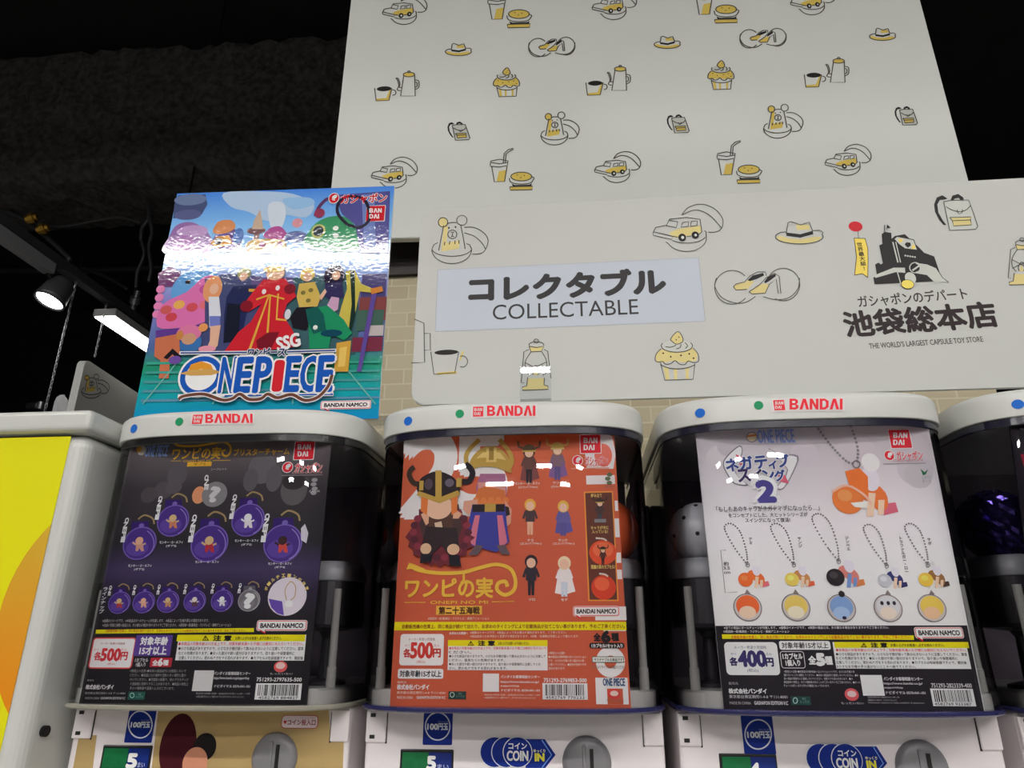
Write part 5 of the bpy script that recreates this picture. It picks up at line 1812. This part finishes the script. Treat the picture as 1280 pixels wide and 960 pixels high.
small_print(A, ['※全ての商品にボールチェーンが付属します。 ※画像はイメージです。 ※実際の商品とは、多少異なる場合がありますのでご了承ください。', '©尾田栄一郎/集英社・フジテレビ・東映アニメーション'], 237, 692, 708, 714, (206, 202, 206), .01)
A.poly([(233, 715), (781, 718), (782, 731), (235, 728)], YELB)
A.text(YSTR, 258, 718, 770, 728, (196, 90, 30), .02, 2)
A.rect(243, 737, 395, 831, (226, 222, 228), 12)
A.text('メーカー希望小売価格', 268, 747, 360, 757, (90, 84, 100))
A.text('かく', 259, 767, 274, 774, (60, 54, 96))
A.text('各', 256, 781, 278, 804, (52, 46, 88), .05)
A.text('400', 281, 763, 357, 806, (56, 50, 98), .055, 3)
A.text('円', 359, 783, 380, 806, (52, 46, 88), .05)
A.text('えん', 359, 767, 376, 774, (60, 54, 96))
A.text('(税込)', 306, 813, 338, 824, (80, 74, 100))
A.rect(397, 734, 543, 759, (226, 222, 224), 6)
A.text('対象年齢15才以上', 404, 738, 536, 755, (60, 56, 60), .025, 3)
A.frame(401, 763, 470, 812, 2, (200, 196, 200), BK3, 8)
A.text('1カプセル\n1個入り', 408, 769, 464, 805, W_, .05)
A.text('全', 481, 777, 502, 800, W_, .05)
A.text('5', 505, 772, 525, 802, W_, .09)
A.text('種', 528, 778, 548, 801, W_, .05)
caution(A, 553, 737, 936, 813, 17, CAUT)
A.build('price_and_caution', t3)
A.boxes = []
small_print(A, ['<使用上の注意>●本商品は対象年齢のコレクショントイです。小さなお子様の手', '届かないところに保管してください。●本来の用途以外に使用しないでください。●お', '他の商品や家具などに直接しないでください。色移りする恐れがあります。●小', '商品素材の特性上、多少の個体差があることがございますのでご了承ください。●ボール', 'チェーンは引っぱると外れる構造になっております。'], 410, 818, 628, 868, (196, 192, 196))
A.rect(632, 831, 694, 890, (222, 218, 218))
A.text('バンダイお客様相談センター', 695, 837, 806, 847, (206, 202, 206), .03)
A.text('https://www.bandai.co.jp/', 695, 852, 806, 860, (200, 196, 200), .02)
A.text('support/top', 697, 864, 750, 871, (200, 196, 200), .02)
A.text('ナビダイヤル 0570-041-101', 700, 877, 814, 886, (200, 196, 200), .02)
small_print(A, ['電話受付時間 月曜〜金曜(祝日を除く)10時〜17時', '※電話番号はよく確かめて、おまちがいのないように', 'Customer service is only available in Japanese.'], 650, 892, 812, 916, (176, 172, 176))
A.ell(604, 887, 20, 18, (206, 88, 92))
A.ell(604, 885, 13, 9, (226, 186, 186))
A.text('もったいない', 574, 908, 638, 915, (190, 186, 190))
A.text('751293-2823339-400', 831, 855, 946, 867, (196, 192, 196), .02)
barcode(A, 832, 870, 954, 920, '4582769 933387', 11)
A.text('販売元', 253, 851, 280, 859, (170, 166, 170))
A.text('株式会社バンダイ', 253, 870, 361, 884, (222, 218, 222), .045)
A.text('東京都台東区駒形1-4-8 〒111-8081', 254, 888, 420, 898, (180, 176, 180), .01)
A.text('MADE IN CHINA', 256, 907, 316, 915, (180, 176, 180))
A.text('GASHAPON EDITION V.C', 326, 906, 422, 916, (206, 202, 206), .03)
A.rect(431, 892, 487, 917, (40, 72, 68))
A.ring(443, 904, 6, 8, 2, (170, 196, 188))
A.text('FSC\nミックス', 456, 896, 482, 912, (120, 160, 150))
A.build('maker_details', t3)

# --- fourth machine: dark poster, only its left strip in view
t4, A = card([(1262, 530), (1520, 520), (1310, 890), (1620, 892)], PY, 'dark poster in the right edge machine, white left margin showing', mat('print_black', (40, 34, 44), .35))
q4 = [at(1257, 530, PY), at(1300, 890, PY)]
A.map(1160, 480, .43796)
A.rect(268, 200, 330, 232, (150, 40, 60))
A.text('TM', 262, 126, 272, 132, (200, 196, 200))
A.build('printed_patch', t4)

# ------------------------------------------------------------------ printing on the machines' fronts
BLUE = (22, 42, 122)
wood = mat('wood_print', (190, 162, 108), .35)
noisy(wood, 16, .12)
MATS['wood_print'] = wood
bodies = [[c for c in m_.children if c.name.split('.')[0] == 'body'][0] for m_ in machines]
A = on_body(0)
A.poly([(198, 886.5), (411, 886.5), (413, 920), (430, 921), (427, 1010), (184, 1010)], 'wood_print', layer=1)
A.poly([(99, 919), (121, 919), (110, 1010), (82, 1010)], 'wood_print', layer=1)
A.map(80, 860, 1 / 6.4)
A.ell(912, 470, 145, 272, (62, 20, 28), layer=2)
A.ell(1128, 470, 92, 112, (30, 26, 28), layer=3)
A.ell(1050, 600, 100, 130, (190, 130, 104), layer=4)
A.build('wood_look_print', bodies[0])
A.map(260, 860, 1 / 6.4)
A.rect(588, 217, 882, 323, (170, 50, 60), 30, layer=2)
A.rect(593, 222, 877, 318, (226, 200, 204), 26, layer=3)
A.poly([(604, 262), (634, 262), (619, 292)], (190, 40, 50), layer=4)
A.text('コイン投入口', 640, 252, 862, 297, (150, 60, 70), .03, 2, layer=4)
A.text('とうにゅうぐち', 755, 234, 855, 246, (150, 60, 70), 0, 1, layer=4)
A.build('coin_entry_label', bodies[0])


def yen(A, x0, y0, x1, y1, cx, cy, rx, ry, t, root):
    A.rect(x0, y0, x1, y1, BLUE, 10)
    A.ring(cx, cy, rx, ry, 10, (196, 200, 220))
    A.text('100', t[0], t[1], t[0] + (t[2] - t[0]) * .5, t[3], (206, 210, 226), .045, 3)
    A.text('円玉', t[0] + (t[2] - t[0]) * .53, t[1] - 3, t[2], t[3] + 3, (196, 202, 222), .045, 3)
    A.text('ひゃくえんだま', t[0] + (t[2] - t[0]) * .52, t[1] - 22, t[2], t[1] - 10, (150, 160, 200), 0, 1)
    A.build('coin_label', root)


A.map(80, 860, 1 / 6.4)
yen(A, 502, 172, 722, 437, 612, 292, 94, 107, (538, 274, 690, 314), bodies[0])
A2 = on_body(1).map(450, 860, 1 / 6.4)
yen(A2, 506, 178, 740, 455, 622, 306, 98, 110, (541, 286, 704, 332), bodies[1])
A3 = on_body(2).map(840, 860, 1 / 5.818)
yen(A3, 512, 199, 742, 481, 626, 337, 96, 107, (548, 319, 712, 361), bodies[2])
for k_, AA, n_, b5, bm_ in ((0, A, '5', (518, 527, 590, 634), (600, 592, 656, 632)), (1, A2, '5', (543, 548, 605, 648), (622, 608, 712, 648)), (2, A3, '4', (566, 546, 632, 640), (648, 600, 728, 640))):
    AA.base = .0024
    AA.boxes = []
    cwin = [c for c in machines[k_].children if c.name.startswith('counter_window')][0]
    AA.text(n_, *b5, (214, 216, 226), .06, 4)
    AA.text('まい', *bm_, (150, 160, 196), .03, 2)
    AA.build('counter_lettering', cwin)
for AA, root, cx, cy, dx, tip in ((A2, bodies[1], 647, 940, 14.4, (694.5, 943.5)), (A3, bodies[2], 1058, 949, 15.7, (1109, 954))):
    AA.base = 0
    AA.boxes = []
    AA.map(0, 0, 1)
    rx, ry = (18.6, 19.6) if cx < 800 else (19.6, 20.4)
    yb = cy + 30
    AA.poly([(cx + 10, cy - 16), (tip[0] - 13.5, cy - 16), (tip[0], tip[1]), (tip[0] - 13, cy + 20), (cx + 10, cy + 20)], BLUE, layer=1)
    AA.stroke([(tip[0] - 17.5, cy - 15.5), (tip[0] - 5, tip[1]), (tip[0] - 17, cy + 19.5)], 1.3, (110, 150, 220), layer=2)
    for i in range(3):
        x = cx - dx * (2 - i)
        AA.ell(x, cy, rx, ry, (206, 208, 220), layer=2 + i * 2)
        AA.ell(x + .1, cy, rx - 1, ry - 1, BLUE, layer=3 + i * 2)
    AA.text('コイン', cx - 11, cy - 11.5, cx + 11.5, cy - 4, (206, 208, 222), .04, 2, layer=8)
    AA.text('COIN', cx - 13, cy - 1.5, cx + 13, cy + 10.5, (212, 214, 226), .05, 3, layer=8)
    AA.text('ゆっくり', tip[0] - 27.5, cy - 3.5, tip[0] - 13, cy + .5, (214, 214, 180), .03, 2, layer=3)
    AA.text('IN', tip[0] - 25.5, cy + 2, tip[0] - 14.5, cy + 11, (226, 206, 70), .06, 2, layer=3)
    AA.build('coin_guide_label', root)


# ------------------------------------------------------------------ glossy picture card standing on the left machine
def gloss(rgb):
    """print under a lightly embossed glossy film"""
    k = 'film_%d_%d_%d' % tuple(rgb[:3])
    if k in MATS:
        return MATS[k]
    m = mat(k, rgb, .05, spec=.6)
    n = m.node_tree
    b = n.nodes['Principled BSDF']
    t = n.nodes.new('ShaderNodeTexCoord')
    z = n.nodes.new('ShaderNodeTexNoise')
    z.inputs['Scale'].default_value = 190
    z.inputs['Detail'].default_value = 3
    bp = n.nodes.new('ShaderNodeBump')
    bp.inputs['Strength'].default_value = .075
    bp.inputs['Distance'].default_value = .0016
    n.links.new(t.outputs['Object'], z.inputs['Vector'])
    n.links.new(z.outputs['Fac'], bp.inputs['Height'])
    n.links.new(bp.outputs[0], b.inputs['Normal'])
    return m


ow = math.radians(2.0)
oux = Vector((math.cos(ow), math.sin(ow), 0))
OPO = Vector((at(195, 378, .045).x, .045, 0))
A = Art(OPO, oux)
q = [A.P(219.7, 241), A.P(491, 233.6), A.P(170, 517), A.P(475, 522)]
ou0, ou1 = (q[0][0] + q[2][0]) / 2, (q[1][0] + q[3][0]) / 2
ov1 = (q[0][1] + q[1][1]) / 2
ov0 = CAP_T
op = empty('picture_card', OPO + oux * (ou0 + ou1) / 2 + Vector((0, 0, ov0)), 'large glossy cartoon picture card standing on the left machine', 'picture card')
board('card', A, ou0, ou1, ov0, ov1, .004, mat('card_white', (226, 226, 226), .4), op, bevel=0)
st = boxbm(ou0 + .05, ou1 - .05, .006, .05, 0, .004, .001)
o = obj('rear_stand', st, ACRYL, op)
A.map(160, 220, .32288)
H_ = ov1 - ov0


def band(v0, v1, col, u0=0.0, u1=1.0):
    A.upoly([(ou0 + (ou1 - ou0) * u0, ov0 + H_ * v0), (ou0 + (ou1 - ou0) * u1, ov0 + H_ * v0), (ou0 + (ou1 - ou0) * u1, ov0 + H_ * v1), (ou0 + (ou1 - ou0) * u0, ov0 + H_ * v1)], col)


def fgrad(name, stops):
    m = grad(name, stops, ov0, ov1, .05)
    n = m.node_tree
    b = n.nodes['Principled BSDF']
    t = n.nodes.new('ShaderNodeTexCoord')
    z = n.nodes.new('ShaderNodeTexNoise')
    z.inputs['Scale'].default_value = 190
    bp = n.nodes.new('ShaderNodeBump')
    bp.inputs['Strength'].default_value = .075
    bp.inputs['Distance'].default_value = .0016
    n.links.new(t.outputs['Object'], z.inputs['Vector'])
    n.links.new(z.outputs['Fac'], bp.inputs['Height'])
    n.links.new(bp.outputs[0], b.inputs['Normal'])
    b.inputs['Specular IOR Level'].default_value = .6


fgrad('film_sky', [(0, (20, 120, 172)), (.10, (24, 140, 150)), (.22, (34, 126, 96)), (.30, (70, 90, 140)), (.52, (120, 120, 178)), (.66, (140, 170, 216)), (.82, (118, 168, 226)), (1, (66, 118, 196))])
band(0, 1, 'film_sky')
ub0, ub1 = ou0, ou1


def cl(pts):
    return pts


# sky, clouds and far round buildings
A.poly([(370, 66), (520, 60), (640, 70), (720, 110), (690, 160), (600, 150), (540, 175), (470, 140), (400, 120)], (176, 200, 228), smooth=4)
A.poly([(545, 110), (600, 105), (610, 160), (580, 220), (550, 190)], (206, 216, 230), smooth=4)
A.poly([(600, 90), (700, 84), (720, 110), (640, 130)], (150, 190, 230), smooth=4)
A.poly([(195, 75), (300, 72), (308, 110), (285, 150), (175, 165), (180, 110)], (74, 84, 122))
A.ell(242, 92, 62, 22, (108, 124, 160))
A.ell(232, 150, 52, 20, (92, 96, 140))
A.poly([(160, 235), (190, 190), (250, 180), (310, 220), (320, 290), (140, 300)], (150, 110, 170), smooth=4)
A.ell(250, 215, 60, 24, (186, 150, 200))
A.ell(215, 260, 40, 30, (170, 120, 180))
A.ell(385, 250, 56, 46, (98, 76, 140))
A.poly([(318, 262), (345, 236), (392, 230), (404, 262), (350, 280)], (216, 150, 70))
A.ell(350, 253, 16, 13, (50, 40, 50))
A.poly([(330, 220), (350, 178), (400, 172), (416, 200), (380, 222)], (214, 140, 90), smooth=4)
A.ell(428, 232, 20, 30, (80, 120, 190))
A.rect(487, 210, 508, 262, (150, 120, 120))
A.ell(497, 212, 36, 14, (120, 84, 90))
A.poly([(480, 206), (490, 170), (512, 130), (520, 172), (524, 206)], (196, 170, 150))
A.poly([(528, 240), (545, 206), (585, 195), (610, 215), (620, 248)], (176, 84, 150), smooth=4)
A.poly([(460, 262), (500, 246), (600, 248), (612, 280), (590, 300), (470, 296)], (206, 172, 110), smooth=3)
A.ell(520, 266, 13, 12, (146, 70, 120))
A.ell(590, 266, 11, 12, (146, 70, 120))
A.ell(656, 182, 20, 18, (216, 150, 160))
A.ell(650, 236, 44, 22, (92, 104, 160))
A.poly([(690, 280), (705, 210), (760, 165), (840, 160), (890, 215), (900, 290)], (64, 150, 104), smooth=4)
A.ell(738, 215, 27, 27, (186, 190, 110))
A.ell(738, 215, 20, 20, (52, 62, 70))
A.ell(805, 204, 11, 9, (226, 232, 226))
A.ell(806, 232, 11, 9, (226, 232, 226))
A.poly([(800, 75), (1015, 60), (1008, 300), (900, 300), (880, 190), (830, 150)], (86, 84, 150))
A.poly([(905, 75), (955, 72), (960, 280), (915, 280)], (112, 130, 190))
A.stroke([(850, 190), (815, 150), (815, 110), (850, 82), (905, 88), (930, 120), (935, 170), (900, 200), (850, 190)], 11, (44, 40, 56), smooth=6)
A.stroke([(725, 155), (740, 120), (770, 90), (790, 95)], 13, (96, 60, 100), smooth=5)
A.ell(742, 145, 20, 18, (150, 60, 90))
A.build('city_picture', op, gloss)
# creatures and buildings in the middle
A.boxes = []
A.base = .0010
A.poly([(118, 380), (160, 350), (205, 370), (195, 430), (120, 430)], (110, 60, 110))
for i in range(4):
    A.ell(128 - i * 5, 440 + i * 32, 17, 15, (222, 130, 180))
A.poly([(170, 470), (185, 410), (240, 370), (330, 375), (390, 420), (400, 520), (240, 520)], (96, 156, 214), smooth=4)
A.ell(234, 412, 11, 9, (34, 34, 46))
A.poly([(115, 585), (135, 500), (230, 450), (300, 390), (360, 400), (370, 480), (330, 570), (200, 590)], (214, 112, 172), smooth=3)
for x, y, c in ((170, 548, (200, 70, 80)), (250, 510, (206, 80, 90)), (300, 440, (190, 80, 150)), (200, 500, (226, 170, 90)), (150, 520, (200, 90, 90)), (300, 500, (220, 110, 120))):
    A.ell(x, y, 22, 17, c)
A.poly([(110, 600), (240, 588), (320, 560), (330, 590), (200, 620), (110, 630)], (96, 60, 140))
A.poly([(108, 630), (200, 612), (205, 700), (165, 715), (160, 785), (122, 785), (128, 715), (104, 700)], (196, 112, 80))
A.poly([(140, 705), (175, 670), (210, 700), (195, 712), (175, 692), (155, 712)], (34, 32, 38))
A.poly([(300, 400), (380, 380), (520, 390), (530, 520), (460, 690), (250, 690), (300, 590)], (70, 76, 118))
A.poly([(610, 400), (690, 390), (880, 380), (900, 560), (880, 690), (650, 690), (620, 560)], (62, 96, 104))
A.poly([(480, 395), (640, 395), (650, 440), (480, 450)], (96, 80, 130))
for i_ in range(5):
    A.poly([(76 - i_ * 6, 722 + i_ * 36), (975, 718 + i_ * 34), (975, 726 + i_ * 34), (74 - i_ * 6, 732 + i_ * 36)], (60 + i_ * 8, 160 - i_ * 4, 140 + i_ * 8))
for a_, b_ in ((200, 60), (420, 330), (640, 640), (820, 960)):
    A.stroke([(a_, 715), (b_, 885)], 5, (110, 180, 170))
A.rect(905, 380, 1000, 470, (76, 70, 120))
A.rect(895, 470, 1000, 560, (130, 70, 70))
A.rect(885, 520, 990, 600, (70, 100, 90))
A.rect(930, 580, 990, 620, (190, 180, 180))
A.rect(868, 625, 985, 680, (120, 50, 70))
A.build('village_picture', op, gloss)


# plain coat-shaped figures standing in for the picture's cast
def standin(name, items, base):
    A.boxes = []
    A.base = base
    for pts, c in items:
        if len(pts) == 4 and not isinstance(pts[0], tuple):
            A.ell(*pts, c)
        else:
            A.poly(pts, c)
    A.build(name, op, gloss)


SK = (222, 176, 150)
standin('figure_picture', [((330, 440, 36, 52), (222, 150, 104)), ([(315, 470), (355, 470), (362, 540), (350, 590), (318, 590)], (214, 216, 226)), ([(318, 545), (360, 545), (360, 580), (320, 585)], (110, 120, 190)), ([(322, 585), (362, 580), (350, 660), (318, 690), (300, 690), (320, 640)], SK), ((336, 440, 17, 20), SK)], .0020)
standin('figure_picture', [([(410, 430), (500, 425), (500, 470), (470, 495), (440, 640), (372, 650), (375, 540), (385, 470)], (38, 44, 84)), ((452, 380, 26, 22), (150, 150, 90)), ((450, 392, 16, 16), SK), ([(470, 440), (500, 440), (490, 452), (470, 450)], (206, 160, 60)), ([(388, 495), (440, 500), (430, 640), (372, 648)], (30, 32, 48))], .0022)
standin('figure_picture', [((697, 384, 28, 26), (222, 190, 100)), ([(665, 420), (725, 412), (748, 470), (735, 508), (665, 512), (655, 470)], (206, 176, 90)), ([(655, 512), (722, 508), (712, 570), (690, 600), (640, 590), (630, 550)], (34, 32, 40)), ((697, 394, 17, 17), SK), ((680, 455, 9, 8), (120, 110, 60)), ((710, 445, 9, 8), (120, 110, 60)), ((700, 485, 9, 8), (120, 110, 60))], .0022)
standin('figure_picture', [((800, 390, 40, 44), (40, 32, 56)), ([(765, 420), (830, 412), (838, 470), (800, 490), (765, 470)], (52, 48, 92)), ([(790, 470), (820, 475), (815, 520), (770, 545), (765, 520)], (200, 160, 190)), ((808, 388, 16, 18), SK), ([(742, 470), (765, 440), (772, 452), (750, 485)], SK)], .0024)
standin('figure_picture', [([(845, 372), (880, 368), (905, 420), (950, 440), (945, 455), (900, 450), (880, 540), (865, 605), (805, 600), (828, 510), (850, 440)], (200, 184, 84)), ([(862, 372), (880, 370), (882, 540), (866, 606), (856, 604), (868, 500)], (30, 50, 44)), ([(946, 458), (966, 455), (905, 760), (888, 760)], (96, 76, 150)), ([(940, 440), (985, 430), (990, 450), (945, 462)], (206, 130, 60))], .0026)
standin('figure_picture', [([(700, 545), (720, 515), (775, 505), (838, 560), (870, 612), (840, 640), (790, 615), (780, 670), (705, 672)], (36, 140, 96)), ([(690, 520), (735, 508), (760, 540), (770, 600), (720, 615), (700, 570)], (28, 90, 84)), ((790, 612, 42, 14), (24, 70, 90)), ((728, 590, 9, 9), (220, 226, 220)), ([(810, 650), (866, 640), (855, 760), (800, 760)], (206, 160, 66)), ([(822, 668), (850, 664), (842, 740), (815, 742)], (226, 190, 100))], .0028)
standin('figure_picture', [((246, 650, 42, 40), (60, 110, 170)), ((240, 612, 48, 32), (214, 120, 160)), ((240, 634, 28, 22), (200, 150, 120)), ((295, 590, 18, 16), (224, 150, 90)), ((205, 620, 14, 18), (196, 130, 70)), ((310, 672, 34, 12), (226, 150, 170)), ((186, 715, 24, 16), (110, 80, 160))], .0028)
standin('figure_picture', [([(528, 405), (612, 402), (640, 440), (655, 470), (618, 500), (604, 545), (640, 600), (672, 662), (560, 676), (378, 682), (430, 610), (478, 570), (520, 500), (470, 530), (445, 510), (490, 450)], (200, 40, 52)),
                            ((575, 382, 36, 26), (224, 178, 146)), ((570, 366, 42, 12), (214, 176, 90)), ((463, 508, 24, 22), (128, 30, 44)), ((630, 442, 22, 20), (128, 30, 44)), ([(500, 640), (545, 610), (590, 608), (560, 668), (505, 672)], (120, 30, 44)),
                            ([(545, 470), (551, 470), (480, 676), (470, 676)], (222, 170, 70)), ([(552, 465), (558, 465), (548, 610), (540, 612)], (222, 170, 70)), ([(582, 460), (588, 460), (582, 555), (616, 560), (618, 566), (576, 562)], (222, 170, 70)), ([(500, 480), (550, 462), (610, 478), (608, 484), (552, 468), (502, 486)], (222, 170, 70)),
                            ((530, 452, 8, 10), (226, 220, 220)), ((583, 438, 8, 10), (226, 220, 220)), ((622, 540, 12, 20), (214, 214, 220))], .0034)
# floor lines and title
A.boxes = []
A.base = .0044
A.text('SSG', 582, 622, 668, 672, (232, 230, 232), .05, 3, rot=.25)
OB, OB2 = (34, 88, 180), (70, 150, 220)
WHT = (232, 232, 234)
A.stroke([(205, 690), (468, 688)], 13, WHT)
A.stroke([(618, 686), (810, 680)], 13, WHT)
A.stroke([(210, 690), (466, 688)], 6, (60, 74, 140))
A.stroke([(620, 686), (806, 680)], 6, (60, 74, 140))
A.text('ワンピース', 470, 672, 612, 702, WHT, .13, 3)
A.text('ワンピース', 470, 672, 612, 702, (34, 48, 110), .045, 3)
A.ell(289, 778, 88, 84, WHT)
A.ell(289, 778, 80, 76, OB)
A.ell(289, 778, 60, 56, (236, 236, 236))
A.poly([(238, 765), (250, 735), (290, 722), (328, 735), (340, 762), (290, 752)], (222, 150, 52))
A.poly([(208, 770), (250, 756), (330, 752), (368, 764), (330, 776), (250, 778)], (206, 160, 90))
A.stroke([(200, 855), (800, 850)], 12, WHT)
A.stroke([(380, 856), (798, 850)], 6, OB)


def outline_word(t, x0, y0, x1, y1):
    A.text(t, x0, y0, x1, y1, WHT, .10, 3)
    A.text(t, x0, y0, x1, y1, OB, .04, 3)


outline_word('N', 366, 708, 420, 842)
outline_word('E', 428, 710, 482, 840)
outline_word('P', 500, 708, 556, 840)
outline_word('E', 616, 706, 668, 836)
outline_word('C', 676, 704, 738, 838)
outline_word('E', 742, 704, 796, 836)
A.rect(562, 712, 614, 846, WHT, 18)
A.rect(568, 718, 608, 840, (208, 44, 54), 14)
A.stroke([(205, 870), (225, 858), (300, 850), (370, 872), (410, 868), (440, 850), (475, 870), (520, 868), (548, 850), (585, 864), (640, 852), (690, 874), (740, 862), (780, 820), (795, 776)], 19, WHT, smooth=6)
A.stroke([(205, 870), (225, 858), (300, 850), (370, 872), (410, 868), (440, 850), (475, 870), (520, 868), (548, 850), (585, 864), (640, 852), (690, 874), (740, 862), (780, 820), (795, 776)], 12, (112, 72, 60), smooth=6)
A.build('title_lettering', op, gloss)
A.boxes = []
A.base = .0012
bandai_box(A, 924, 118, 994, 176)
A.build('brand_logo', op, gloss)
gashapon(A, 778, 68, 1002, 108)
A.build('series_logo', op, gloss)
namco(A, 748, 872, 940, 902)
A.build('company_logo', op, gloss)

bpy.data.objects.remove(TXTO)
bpy.data.curves.remove(TXT)
